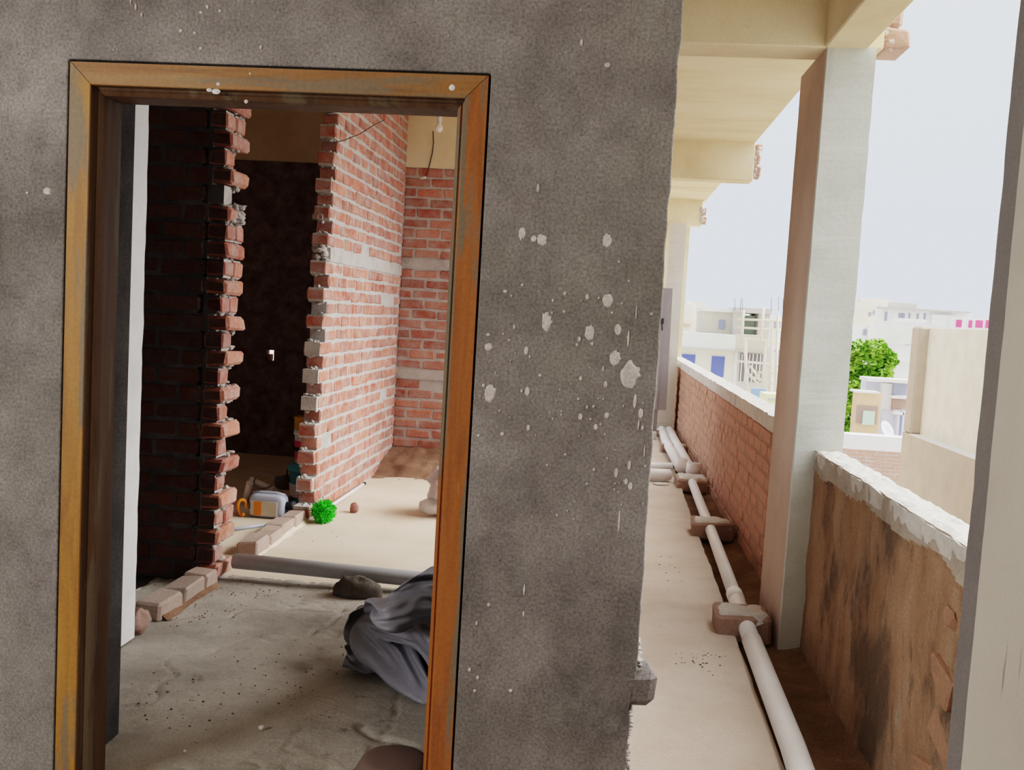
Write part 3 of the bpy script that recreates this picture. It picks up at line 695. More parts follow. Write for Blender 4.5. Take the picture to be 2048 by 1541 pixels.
# tarpaulin heap
# crumpled sheet: one row of points per line, each point the step in millimetres from the one before it
FOLDS = [
[-187,-237,155,24,-11,8,15,-27,-1,19,-21,-8,7,-35,1,13,-19,-16,13,4,-24,18,-8,-16,8,-24,-3,16,-1,-27,22,15,-19,8,17,-24,25,22,11,10,23,-13,-3,16,11,8,14,-2,-13,21,-16,-17,22,-1,25,17,12,18,12,17,8,2,-17,16,-21,8,10,-31,-7,11,-22,-11,7,-22,13,8,-17,-13,4,-20,4,-1,-23,19,-4,-10,36,8,-11,42,-1,11,44,0,7,14,30,10,-13,-4,13,13,-13,13,13,12,8,9,-28,4,9,6,12,34,11,17,38,2,18,37,12,5,31,26,-10,5,22,2,13,18,-14,2,19,-19,-4,17,-16,9,-8,22,-39,11,35,-34,5,31,-40,-1,27,-35,-14,21,-28,9,6,-23,-22,-13,-3,-4,-23,15,-9,-15,-27,-28,-17,-17,16,-21,-37,31,-39,-20,16,-43,-21,3,-24,10],
[-4,-10,19,11,-16,-12,20,-23,-1,18,-21,-10,17,-20,-20,8,-28,-7,13,-17,-13,6,16,-22,8,-13,-9,23,0,-7,17,17,-17,15,16,-19,16,18,-5,10,19,9,3,16,-17,2,15,11,10,19,4,-7,23,-4,-2,29,4,23,25,-2,27,-7,-18,14,-38,-4,16,-28,20,17,-26,-3,8,-18,-12,3,-20,15,9,-17,-12,1,-22,8,-6,-17,29,-9,-9,42,2,4,41,-26,21,18,25,17,3,22,17,-6,-7,11,17,-9,10,14,5,4,23,-2,19,28,1,18,36,11,2,32,20,10,26,16,-20,4,4,-22,8,4,-14,16,11,-11,1,28,-19,7,18,-5,-19,11,29,-38,2,32,-42,-2,26,-35,-13,21,-27,15,10,-18,-13,0,-11,-8,-13,-13,-23,-14,0,-17,-16,-27,-3,-24,-38,22,-25,-40,22,-32,-13,13,-39,3],
[-15,-17,11,19,-20,-8,10,-17,-18,29,-27,-3,15,-18,-31,9,-2,-24,0,-29,-9,13,0,-18,8,13,-16,15,-16,-7,22,25,-7,13,29,-10,19,19,-19,6,18,19,9,17,1,-1,20,-14,8,10,24,15,14,12,9,26,-3,12,37,-2,35,-12,-15,30,-24,-15,9,-38,-5,17,-26,14,6,-25,-5,4,-18,0,4,-16,15,7,-25,-13,-12,-21,25,-3,-10,36,-8,21,35,-27,25,21,-8,17,24,23,16,-10,17,18,3,-4,10,26,-13,7,26,15,14,22,7,17,37,3,-12,28,40,1,16,-25,-30,5,16,-16,7,-1,-16,9,10,-13,15,3,-17,24,31,-15,-18,26,4,-39,12,25,-38,-1,27,-38,-14,28,-24,11,9,-18,-14,6,-10,-15,3,-11,-5,-16,-28,-35,-15,-18,28,-15,-34,-12,-31,-34,24,-17,-40,31,-22,7],
[-3,10,-22,1,-32,5,17,-32,-8,26,-21,-14,20,-20,-27,10,5,-31,7,-3,-18,0,-23,-13,8,7,-18,15,12,-7,16,16,20,10,17,-16,25,25,-15,14,30,-2,5,16,18,10,12,6,-2,22,-3,13,13,17,19,12,13,23,15,-8,29,-7,-16,25,-20,-12,26,-23,-1,25,-23,-5,8,-25,-2,8,-24,-7,3,-14,14,-2,-19,5,-6,-27,12,-5,-7,40,-25,19,21,-21,25,20,-10,24,24,2,17,16,13,18,-8,-2,8,22,4,13,22,6,15,32,2,16,35,27,-11,21,29,-32,3,-11,-28,8,-17,-13,15,12,-18,-2,-3,-13,15,2,-12,22,31,4,0,26,1,-23,9,-8,-40,8,15,-40,1,20,-33,-8,23,-19,3,3,-19,-15,8,-3,-15,-3,-18,-15,-20,-19,18,-9,-34,9,-21,-34,0,-24,-30,22,-24,-22],
[-8,-5,-18,22,-16,3,0,-32,-8,15,-36,-13,23,-29,-12,11,-2,-34,4,21,-25,-4,-19,-10,8,-7,-24,10,22,4,13,16,28,28,16,8,36,14,-15,5,31,-12,-4,38,0,13,7,20,9,14,5,-7,25,-2,22,19,4,29,13,4,38,-17,-5,21,-32,-9,23,-26,4,20,-24,-7,20,-21,-5,26,-6,-11,8,-24,3,-10,-21,7,2,-26,13,-25,2,24,-14,18,30,-24,22,17,-14,30,15,-9,21,22,10,16,11,6,15,1,-5,7,26,10,13,27,12,19,35,36,-25,15,-8,-42,12,-4,-26,6,1,-24,6,-11,-10,10,15,-22,5,-7,-7,14,37,0,4,25,24,-4,19,-1,-26,-18,-1,-31,-2,5,-39,4,8,-30,0,16,-18,-5,4,-15,-1,-4,-14,1,-19,-22,0,-2,-21,19,-20,-25,-19,-16,-33,11,-22,-14],
[-7,-27,1,30,10,-10,24,-17,1,6,-33,-13,-8,-29,-22,9,-14,-22,-3,7,-28,-6,-15,-16,16,12,-9,11,18,-7,18,15,13,25,17,17,38,11,11,27,21,1,-6,35,-2,-6,30,1,24,-4,19,-5,17,5,6,22,1,27,18,2,37,-8,-12,39,-15,-9,31,-25,-5,21,-32,1,16,-24,-3,13,-16,-2,8,-18,0,-6,-22,4,-10,-19,4,-16,6,13,-28,-2,15,6,36,20,-13,29,18,-13,26,16,-12,14,18,10,15,6,-3,10,16,3,12,33,33,2,23,20,-33,14,1,-33,14,-13,-32,9,-2,-26,4,-13,-17,15,10,-21,5,21,-12,6,20,19,7,24,18,1,25,18,-15,3,-7,-34,-26,11,-23,-14,1,-25,2,4,-19,-1,6,-18,-3,-14,-17,0,-13,-23,-2,-4,-28,19,-23,-8,4,-21,-28,-15,-6,-35],
[-10,-5,-16,32,-7,-4,34,0,-4,21,-15,6,-9,-27,-28,-15,-15,-23,-18,-8,-19,4,8,-27,12,0,-13,15,14,19,19,17,-7,34,8,-6,34,17,12,25,20,21,-6,37,13,-1,28,18,24,-8,15,18,1,5,-1,26,5,17,6,-10,11,-10,-16,34,-8,-8,34,-8,-5,30,-21,2,23,-23,1,15,-22,4,-1,-21,-3,-7,-15,-5,-11,-12,-14,-22,-14,9,-9,18,15,-5,20,25,-16,36,8,-10,28,16,-1,23,17,1,13,20,10,14,-4,5,5,32,23,-18,28,25,-28,12,-2,-34,20,-15,-26,9,-13,-27,12,7,-28,-1,8,-20,11,19,12,6,21,12,16,17,30,10,34,18,-12,15,-4,-37,-16,-7,-38,-29,15,-16,-22,-4,-17,4,11,-19,-7,-12,-15,-6,-19,-11,6,-17,-18,0,-21,-17,18,-3,-27,7,-10,-20],
[5,19,-8,21,-11,-9,33,-1,2,27,-14,-3,14,-28,-16,-14,-12,-26,-26,-4,-12,-24,3,-16,10,5,-25,22,7,13,23,12,17,28,14,-20,39,16,-9,23,20,36,6,20,35,-1,23,22,15,13,20,16,-19,6,11,17,11,10,-6,-20,1,-8,-29,7,-3,-24,35,-2,-15,25,-15,17,26,-18,3,19,-12,-14,9,-20,10,-6,-11,-7,-12,-15,-9,-27,-17,3,1,17,29,-6,27,27,-3,27,19,-9,18,20,-4,23,11,-2,22,14,8,25,-8,25,8,5,10,-29,21,20,-38,19,19,-33,13,-16,-25,9,-14,-24,8,5,-23,7,23,-14,7,8,13,21,15,8,10,22,15,8,22,18,-14,4,15,-34,2,6,-30,-23,1,-25,-28,7,-7,-20,-5,-13,6,6,-22,-9,-18,0,8,-11,-24,-11,-25,-2,16,-3,-28,18,-6,-22],
[-5,-1,-26,27,-12,-2,26,9,10,22,-18,-15,37,-12,0,-6,-13,-19,-30,0,-5,-25,2,-11,-7,7,-24,24,0,-16,22,4,16,24,17,13,37,8,-10,22,9,35,14,20,33,12,21,34,2,13,29,17,-2,18,9,-17,-1,4,-10,-21,-3,-9,-29,-8,10,-28,25,-9,-29,23,-6,-21,19,-5,15,23,-13,-20,19,-14,6,-1,5,23,-10,-16,0,-23,-15,12,0,-9,29,3,35,21,-5,22,30,7,20,20,-4,17,16,2,18,6,-1,26,-1,15,29,-10,28,-17,4,11,-44,-2,12,-39,4,2,-34,10,2,-28,14,4,-3,24,13,-1,11,-3,9,17,20,0,5,16,26,11,16,-2,-22,-8,8,-31,1,23,-30,-10,8,-31,-30,-1,-11,-23,2,10,-4,-1,-21,-6,-13,-12,14,-8,-14,-7,-13,-10,8,-15,-18,12,-17,-11],
[9,18,8,10,-14,-22,21,9,3,26,-10,-7,35,-7,3,19,-16,-12,-26,-1,-4,-24,3,-7,-5,1,-16,9,-3,-17,23,1,-12,24,14,16,23,1,22,23,-3,32,22,15,39,23,14,31,-4,8,35,-1,6,32,18,-19,-1,-1,-16,-17,-7,-11,-27,-12,5,-30,3,6,-42,17,-8,-36,31,-11,-9,18,-7,-3,19,-9,2,0,15,18,3,8,18,-10,-14,26,-6,-18,30,12,21,23,19,18,30,2,19,22,-1,20,8,3,13,9,-9,21,0,4,24,-10,26,30,-18,24,-37,-5,10,-48,0,12,-35,4,8,-27,16,-7,-1,20,2,2,16,10,5,15,16,0,-5,22,20,8,15,4,-18,-20,10,-29,-23,6,-23,-14,10,-30,-12,7,-25,-22,2,8,-17,-6,-5,6,-5,-25,14,-6,-4,8,-10,-12,-4,-13,-15,20,-20,-1],
[17,6,-22,-12,1,2,4,3,-25,35,1,4,31,-2,8,33,-12,-10,-4,-6,-8,-26,4,1,2,-8,-12,-8,7,-17,29,-5,1,32,11,-6,14,1,29,3,0,48,26,4,43,18,-17,34,8,-1,38,-14,2,34,21,-18,7,-3,-18,-15,-10,-6,-22,-4,7,-29,4,-1,-42,-7,-7,-45,25,-4,-28,27,13,-1,15,-7,14,4,-7,17,0,23,12,8,9,32,-1,-12,36,8,3,33,19,23,21,7,-2,23,8,6,2,4,18,4,-1,18,8,-18,26,-9,10,41,-19,39,-3,-12,18,-39,-14,16,-35,-3,11,-22,16,-3,-6,16,-2,7,17,14,-1,11,14,5,-14,20,14,13,-1,-1,-33,-8,6,-36,-29,7,-18,-28,7,1,-20,8,-19,3,2,-14,-22,-1,-9,0,-6,-20,18,-9,-10,25,-5,2,-2,-16,-22,15,-22,-5],
[19,22,-7,-12,0,15,-19,10,2,19,3,-32,31,-4,-9,32,-4,5,27,-10,-2,-15,3,-13,-1,-5,-8,-1,2,-16,22,-6,9,18,-2,19,7,7,25,8,2,39,15,-13,45,18,-13,35,2,-25,40,1,-13,28,7,-8,22,-5,-18,-9,-6,-12,-20,6,3,-29,13,1,-38,6,0,-44,4,20,-33,5,23,-19,13,-9,10,6,-14,23,11,3,24,5,20,18,-1,5,40,14,14,27,9,-3,26,7,-15,15,5,2,22,11,18,-1,16,7,4,-5,31,-7,4,46,-19,11,22,-13,39,-28,-13,13,-18,-20,17,-20,2,-5,-5,18,4,7,13,16,2,8,15,6,-3,18,7,-16,-10,-3,-27,-27,0,-10,-23,13,-19,-24,1,-11,-18,3,-1,-12,6,-17,9,-2,-14,-3,-8,-22,15,-11,-12,17,-12,-13,18,-12,-6,16,-20,-4],
[5,-12,29,9,16,-12,-16,7,15,1,19,-10,17,1,-30,17,9,-18,30,-6,0,17,-6,-4,3,4,-11,5,-11,-11,18,-11,4,6,2,24,0,-2,33,8,-4,38,15,-13,43,7,-30,38,-2,-36,25,-4,-19,38,8,-6,28,0,-21,0,1,-11,-21,20,7,-20,16,5,-39,11,15,-42,-7,25,-33,2,24,-26,17,12,-14,8,-8,19,1,6,32,8,4,27,14,11,32,-12,4,36,-3,-15,31,1,-26,18,22,-5,30,-8,28,-9,13,12,-1,30,15,3,7,39,-29,3,46,-11,26,2,-24,25,-17,-20,18,-18,-15,0,-7,19,-1,3,16,18,11,5,19,4,-8,7,0,-24,-16,-2,-20,-25,6,-9,-21,0,-8,-18,13,-8,-2,-13,-19,-16,13,-10,-6,-7,-16,21,-17,-6,15,-17,0,17,-9,-18,9,-7,-25,8,-18,-11],
[20,-21,13,7,8,-24,-3,15,16,-6,18,15,10,23,-19,7,18,-27,15,15,-25,25,-4,-4,15,2,-10,21,-12,-6,-4,-14,18,-13,-7,23,10,-8,34,11,-5,37,10,-12,41,-2,-38,21,-6,-29,36,-9,-32,30,9,-19,28,16,-17,17,19,-2,-18,18,11,-23,17,11,-35,-1,19,-44,-4,23,-41,10,26,-24,15,14,-19,22,-4,6,-1,0,29,-3,8,31,-5,15,37,7,4,44,-15,-25,38,-10,-24,20,9,-13,34,2,23,-4,1,17,-21,29,17,-5,47,24,-8,12,36,-34,5,49,-18,21,-14,-20,13,-14,-22,19,-7,5,-5,9,27,18,2,6,26,4,-20,-10,-3,-25,-15,4,-14,-18,-1,-15,-11,-7,-9,-10,2,-11,-11,-3,-11,-4,-7,-16,-17,5,-19,-4,-22,-5,25,-11,-1,31,-1,0,18,-21,-14,5,-9,-28],
[32,-28,-8,-1,9,-1,-2,12,13,-6,16,14,4,16,-24,-4,14,-29,9,20,-7,6,28,6,21,3,-9,19,9,-2,22,-16,6,-4,-9,18,-2,-6,22,19,-7,33,7,-17,40,-9,-30,32,-5,-29,31,-7,-29,34,3,-21,27,15,-11,23,24,-9,-20,6,12,-32,13,12,-33,21,14,-41,-11,22,-38,15,32,-28,3,17,-27,24,-2,4,-1,5,27,-3,3,32,-10,8,39,-19,-11,42,-5,-21,47,-9,-22,27,-4,-15,26,14,17,7,6,22,-26,20,24,-27,40,25,-11,48,16,-16,20,34,-24,2,23,-21,8,-1,-20,23,-4,-3,7,10,18,17,6,12,19,-8,-20,-13,4,-27,-12,-5,-21,-12,-7,-16,-9,-11,-9,-4,-20,-5,-14,16,-9,-12,2,-14,-2,-17,-14,-17,-8,-17,3,-24,-7,34,-5,-7,30,5,0,13,-15,-19],
[27,-22,3,-13,0,13,7,17,2,-1,16,17,0,12,-25,-8,11,-29,1,23,-18,7,31,5,3,25,19,16,2,-3,17,14,5,23,-12,8,-8,-7,24,-9,-14,25,11,-9,29,0,-27,35,-2,-27,35,6,-27,33,0,-19,28,19,-20,2,18,3,0,17,-2,-19,6,13,-41,-4,19,-44,9,33,-39,16,22,-28,12,16,-30,17,0,-12,1,7,32,-14,3,35,-13,2,46,0,-15,58,-33,-25,31,-11,-22,33,-2,-6,26,11,1,17,14,23,-19,27,19,-26,41,24,-15,48,25,-17,27,31,-25,8,23,-26,-4,17,-21,18,1,-8,20,4,-2,25,12,15,18,-20,-28,-15,-12,-28,-17,10,-22,-8,-12,-12,-19,-2,-13,0,-25,-5,-8,-5,-5,-11,23,-3,-5,-21,-15,-7,-21,-17,-4,-25,-21,23,-17,-9,18,29,7,17,8,-7],
[22,-27,4,-17,5,17,4,15,1,4,19,9,-3,11,-21,-8,7,-27,6,22,-18,-11,30,9,-12,26,15,16,19,12,18,14,9,19,11,0,15,-8,18,-8,-10,24,-9,-17,23,-4,-16,25,14,-23,33,10,-19,33,7,-18,28,5,-23,-9,21,-1,8,16,-3,-15,12,14,-42,3,20,-39,6,29,-42,-4,27,-37,15,13,-24,22,10,-5,14,-1,20,-18,1,34,-17,-7,51,-23,-12,49,-1,-24,59,-26,-26,29,-22,-13,25,23,9,21,26,12,-12,31,11,-22,46,27,-13,43,31,-23,38,30,-28,10,24,-23,-4,20,-19,-7,12,-16,20,5,-6,25,-2,-16,22,-8,-23,0,-29,-24,-17,-12,-15,-19,-1,-16,-5,-5,-15,-9,-12,-15,-9,-9,-3,-10,23,2,-21,-6,-5,15,-25,-18,0,-18,-24,18,-17,-21,11,32,14,11,16,13],
[18,-11,20,-21,-10,2,-1,19,-1,15,22,-11,-9,5,-10,-4,14,-18,0,30,0,-19,23,1,1,28,2,9,22,17,5,18,27,4,24,-4,12,3,5,12,-4,20,-12,-10,14,-15,-18,21,21,-14,27,19,-13,33,17,-21,23,8,-27,0,13,-7,-9,8,-6,-15,16,22,-28,7,23,-41,16,22,-42,-3,30,-40,-4,21,-19,30,0,-7,6,4,25,0,-7,31,-19,-14,53,-4,-26,63,-45,-22,40,-13,-16,45,-15,-8,21,8,5,27,34,7,1,28,10,-27,29,34,-47,48,26,-16,31,34,-17,23,20,-7,16,20,-13,-5,11,-25,-9,-7,-27,25,-6,-13,24,7,-26,15,-20,-29,-5,-38,-8,-16,-10,-12,-10,-17,-13,-5,10,-22,-22,-2,-13,-16,17,7,-29,-5,-1,5,-26,-6,22,-2,-25,17,-4,-30,30,23,15,-12,14,11],
[-13,-5,25,13,5,-6,-14,18,-1,18,11,-14,7,14,-19,-19,17,-6,-24,26,7,-15,23,-9,-5,22,2,5,30,14,7,25,15,5,13,14,5,17,-12,15,1,8,2,3,14,-10,-7,26,27,-19,13,22,-21,16,1,-30,14,10,-22,11,10,-6,-3,11,0,-14,13,12,-29,15,26,-41,8,34,-31,3,30,-26,-8,7,-29,15,10,-16,14,-2,26,24,-10,34,-15,-15,52,-11,-20,64,-33,-29,51,-26,-19,39,-20,-7,25,7,-5,18,26,2,-1,40,22,-14,48,22,-15,33,34,-31,18,32,-29,8,13,-16,13,19,-9,17,17,-12,7,0,-29,2,-22,-26,22,-6,-25,4,-17,-20,5,-18,-20,3,-12,-17,-13,-8,-8,4,1,-18,-24,10,-13,-25,-10,-6,-25,-23,-1,-21,-25,-14,26,22,-19,26,25,1,22,20,4,21,-2,0],
[-17,20,2,23,1,12,14,16,-13,-18,13,-11,21,16,-6,-13,17,-23,-24,27,7,-33,15,9,-17,30,-19,16,37,0,1,13,21,3,19,11,9,-5,29,-9,20,-18,13,5,-3,17,6,-6,23,-12,27,22,-28,2,6,-34,7,17,-16,16,4,-15,0,25,16,3,2,6,-35,15,28,-19,-2,35,-30,-6,24,-34,-9,8,-35,8,17,-10,12,-3,27,20,-24,37,39,-7,40,-29,-22,56,-38,-36,47,-23,-24,50,-10,1,37,9,-2,24,24,-15,-10,37,33,-7,41,23,-16,42,38,-10,33,22,-29,-14,15,-20,-14,1,-24,17,12,-20,24,13,-18,13,-16,-29,-1,-23,-23,18,-3,-31,-8,-21,-12,10,3,-17,-23,-11,3,-8,-10,-12,-8,20,-23,-31,-21,-16,-23,-27,-2,-10,-2,-23,31,27,-3,23,16,14,22,13,-4,21,11,-7],
[-5,31,11,11,-11,13,20,14,-6,3,13,-15,-14,14,-16,0,24,-10,-12,33,-8,-25,12,9,-26,32,-2,-14,27,-6,4,13,33,-1,20,7,8,0,23,1,17,0,10,9,-2,20,-5,-14,25,-5,-10,32,-14,-8,21,-29,0,15,-27,10,6,-18,15,17,26,-4,4,9,-17,-9,26,-19,-2,15,-36,-19,0,-35,-6,-2,-26,3,11,-21,5,26,18,28,0,40,43,-18,45,31,-17,60,-33,-22,53,-19,-36,43,-12,-14,30,7,5,18,18,-10,-12,32,41,9,37,21,-28,28,34,-18,23,36,-1,13,5,-22,-15,-4,-25,-19,-11,-17,21,4,-20,22,-6,-30,11,-11,-32,-2,-24,-12,2,0,-16,2,8,-22,-15,-12,-8,-23,-12,12,-21,-2,-19,-20,-24,-5,-19,-5,-27,19,23,-12,22,17,-1,21,14,0,19,11,3,20,8,11],
[6,31,24,4,-8,18,14,8,-18,1,16,-23,-9,24,-13,-4,29,-9,-15,24,11,-35,4,1,-18,9,-5,-15,26,5,-17,20,18,10,0,26,11,15,18,-1,23,0,25,-5,11,10,-18,-16,24,-8,-17,29,17,-8,32,-22,-10,29,-10,-6,18,-17,22,24,-4,-16,-27,30,-9,7,22,-29,-31,-6,-42,-25,-12,-35,-11,2,-29,-6,-3,-19,10,27,3,25,5,41,42,1,48,49,-4,51,22,-12,63,-29,-29,44,-7,-21,30,12,-4,8,18,-1,-21,22,36,9,31,37,-1,12,18,-42,22,31,-5,7,18,2,3,-14,-24,-25,-18,-19,-2,-21,-18,21,3,-24,9,-21,-17,1,-17,-20,-8,-11,-14,2,17,-16,-14,12,-19,-22,-20,-5,-24,-19,13,-16,-3,-29,-2,5,-13,30,25,-4,13,10,-11,19,15,-13,31,14,-3,11,13,23],
[-10,19,-18,12,9,16,3,12,-4,-2,13,-7,-17,6,-10,-23,6,-6,-3,17,17,-15,16,9,-25,6,-8,-21,16,4,-9,17,27,10,10,21,17,5,18,-11,20,2,17,3,5,18,-22,-12,29,1,-16,37,9,-17,35,7,-16,27,-6,-7,27,-9,0,30,-3,-1,-20,24,-23,-27,10,-26,-30,-15,-37,-25,-5,-41,-24,4,-24,-9,-14,-23,12,25,0,23,18,28,43,1,47,45,-3,58,42,7,56,2,-22,49,-7,-17,32,12,-5,6,20,4,-18,23,28,-5,22,44,6,3,4,-31,4,1,-24,6,22,5,3,8,-8,-4,-23,-23,-3,-24,-13,6,-11,-24,10,-9,-25,5,-9,-16,-19,-18,8,-12,-9,-10,-18,6,-18,-19,6,-19,-17,-16,-5,-14,-1,-24,24,22,-16,23,19,-4,20,12,0,22,12,-3,20,7,-3,18,9,-10],
[-6,-25,3,-6,17,-5,-4,12,15,-9,10,-9,-16,5,-5,-8,12,12,-8,12,7,-17,17,-1,-26,17,7,11,12,24,-25,19,19,7,24,16,17,0,21,9,13,9,-3,15,-3,27,-13,-8,30,6,-24,27,13,-29,45,-5,-18,48,-2,-3,11,-17,-2,18,14,-14,0,23,-11,-35,5,-30,-39,-30,-37,-29,-6,-36,-26,-18,-34,-22,12,-25,16,25,4,30,9,27,41,17,34,42,2,58,40,6,56,20,-8,43,1,-10,36,18,0,3,18,-3,-26,15,34,20,11,12,-29,-2,0,-31,2,-10,-23,6,25,11,-3,23,18,10,-11,-22,3,-31,-30,-1,-23,-15,-3,-10,-14,10,2,-28,-8,-12,-8,-23,-9,10,-24,-9,5,-20,-2,-18,-10,3,-30,14,14,-14,15,19,-28,20,9,10,20,10,-4,19,12,14,25,7,-13,23,9,-11],
[-11,-20,20,-12,9,-1,-15,10,-11,-4,14,5,-10,9,-1,-13,13,-3,-10,18,2,-25,19,3,-8,20,27,6,16,19,5,18,23,-8,15,18,5,14,23,23,5,12,13,20,-3,19,12,-20,24,5,-29,46,-5,-20,42,-8,-20,24,-9,-5,35,-12,1,11,13,-10,-19,28,-17,-26,5,-24,-40,-28,-40,-34,-15,-43,-34,-2,-32,-19,11,-15,13,23,-12,31,20,24,45,6,36,42,8,52,37,11,48,19,-3,42,17,-4,26,17,3,4,13,11,-13,16,-5,0,-4,-20,-31,-11,14,-27,5,-5,-19,9,25,5,-1,25,21,6,14,-2,8,-32,-24,1,-27,-15,1,-12,-23,-8,-10,-15,0,8,-22,-18,-13,-12,-26,-5,12,-26,-1,-8,5,4,-32,7,4,-28,26,18,7,20,14,-4,21,8,-1,23,3,-8,19,15,18,19,15,-8],
[-14,-18,-23,-12,15,11,-15,3,17,-10,14,-7,-9,10,-10,-22,18,7,-10,26,7,-6,16,11,-7,13,30,16,23,20,15,24,9,-4,3,18,1,15,13,20,0,15,15,18,-7,25,10,-10,28,12,-27,47,4,-15,41,-18,-24,25,6,-1,15,13,11,28,-9,-11,-25,20,-13,-39,16,-32,-39,-17,-42,-39,-31,-35,-26,0,-35,-12,23,-14,21,-1,-11,17,21,16,37,20,35,43,20,36,38,10,53,22,6,34,9,-4,24,26,9,6,22,7,-18,-11,-21,-19,-24,-32,-21,0,-5,-30,13,1,-14,3,31,2,1,27,15,8,27,11,9,-18,-21,4,-31,-13,-5,-28,-4,-10,-14,-15,-6,5,-20,-9,7,-20,-15,-1,-17,-37,-1,-4,16,3,-23,20,12,-9,15,4,-17,18,18,14,26,6,-7,21,8,4,17,8,-11,12,16,15],
[-10,-16,14,-16,14,-6,-22,8,10,-9,11,14,1,22,1,-3,19,2,-21,13,11,9,27,2,6,18,8,13,10,25,8,27,2,4,5,25,-3,21,-7,13,6,13,18,-5,1,17,20,-21,42,1,-15,42,3,-20,51,-13,14,31,17,13,-14,18,18,22,1,-6,-11,19,-22,-36,10,-28,-38,-24,-45,-45,-8,-46,-38,-7,-27,2,11,-19,15,9,-5,33,0,10,32,24,34,29,30,42,30,25,37,17,4,29,17,3,23,23,4,-7,15,-9,-31,-8,-23,-31,-35,-22,-13,-1,-21,-20,15,-3,-21,1,31,7,1,31,13,7,32,15,19,-2,-13,4,-29,-14,1,-24,-12,-14,-17,-2,-15,-11,-13,-16,6,-15,-9,9,-19,0,5,-22,-11,-3,-22,15,9,-14,24,14,-3,23,9,0,18,14,-3,17,5,10,21,11,-5,24,9,-8],
[-20,-14,4,12,14,12,-18,14,5,-17,13,17,5,20,-6,-3,23,7,0,22,-4,-2,19,3,8,17,-2,6,18,9,4,17,3,11,3,22,-1,17,-6,17,4,9,17,2,4,28,11,-11,33,4,-15,46,-21,-1,25,30,40,42,13,25,0,18,9,9,12,-2,-11,15,-23,-37,-6,-27,-43,-10,-43,-44,-4,-45,-38,4,-32,0,13,-25,23,-9,5,33,7,12,30,24,27,14,27,38,21,15,39,18,17,23,18,10,-2,30,3,-12,18,-9,-37,-23,-33,-36,-26,-32,-30,-13,-17,-3,9,-6,-21,10,27,0,9,30,12,-4,35,20,23,5,7,-1,-27,-10,-1,-22,-18,11,-11,-15,-11,-6,-8,-18,9,-13,-20,5,-18,-3,5,-20,14,-2,-16,-16,4,-14,19,11,-14,22,14,6,21,6,-1,22,8,9,13,13,-10,21,12,-8],
[-21,-6,21,15,12,6,16,12,11,-6,22,-4,-5,21,4,-1,16,3,1,16,0,-1,17,7,8,20,-22,5,13,11,8,13,7,6,15,-5,3,12,-4,15,10,6,19,1,-1,33,-2,9,38,3,15,43,4,17,25,25,40,26,25,20,20,16,7,-15,10,10,-4,13,-29,-47,-1,-27,-46,-9,-38,-39,-1,-42,-25,-1,-29,1,6,-31,23,-3,11,31,13,10,22,21,29,36,4,24,17,18,30,10,14,22,0,28,-2,10,8,-31,16,-27,-37,-22,-27,-36,-15,-13,-39,-16,-22,-16,-1,-11,-20,11,25,8,12,33,13,16,26,11,14,23,12,3,-26,-8,0,-21,-12,-3,-13,-18,8,-14,-15,-8,-3,-15,-14,13,-10,-15,19,-2,6,3,-14,1,-4,-17,-17,11,-9,11,13,-10,20,8,5,23,6,5,11,9,-15,21,15,-2],
[-20,-6,25,18,13,2,5,18,3,20,14,-1,4,18,-2,11,8,5,-9,21,12,15,11,-20,1,23,-6,14,12,-10,5,20,16,5,5,-14,9,12,-9,13,10,9,17,1,10,39,-6,8,29,14,33,25,26,38,38,26,29,37,23,16,18,10,2,-22,9,11,-18,15,-20,-41,-1,-29,-44,9,-37,-40,-7,-33,-9,-1,-37,10,2,-26,10,-5,23,29,13,12,27,21,25,34,-19,17,25,17,9,14,22,7,-13,23,9,4,32,-34,-12,-13,-45,-22,-47,-36,-25,-22,-27,-13,-12,-28,-4,-1,-27,26,15,-5,25,22,10,15,32,13,14,28,14,5,-24,0,5,-23,-16,-6,-17,-9,-7,2,-21,12,-10,-17,-9,4,-14,-4,19,12,-9,18,4,8,-4,-15,-13,4,-11,-20,12,-2,1,24,-5,22,-1,-7,-1,3,-16,18,5,8],
[-13,-15,33,20,16,-5,18,22,-1,6,14,-1,9,13,0,23,9,-5,13,19,-2,-2,23,1,16,9,-14,1,20,0,13,8,1,11,9,-14,-3,20,15,20,-2,1,12,23,13,32,-18,20,33,21,30,41,22,23,38,27,29,24,22,17,19,19,4,-12,16,-2,-28,15,-23,-47,9,-22,-47,5,-31,-37,3,-33,3,-2,-33,11,1,-22,10,-10,32,32,1,16,31,25,21,36,-25,13,28,-7,-5,8,26,-2,-17,30,11,-3,24,-46,-24,18,-51,-31,-40,-25,-25,-26,-35,-17,-8,-24,8,-4,-19,16,11,-8,25,19,-14,18,23,7,23,21,12,3,-14,9,-3,-21,-18,18,-23,-2,-3,-4,-13,7,14,-14,3,-2,-13,-3,19,-1,-6,10,21,-4,19,-1,4,-5,-19,-13,1,-12,-9,23,-1,-6,21,-13,-21,13,-6,-3,-8,-12],
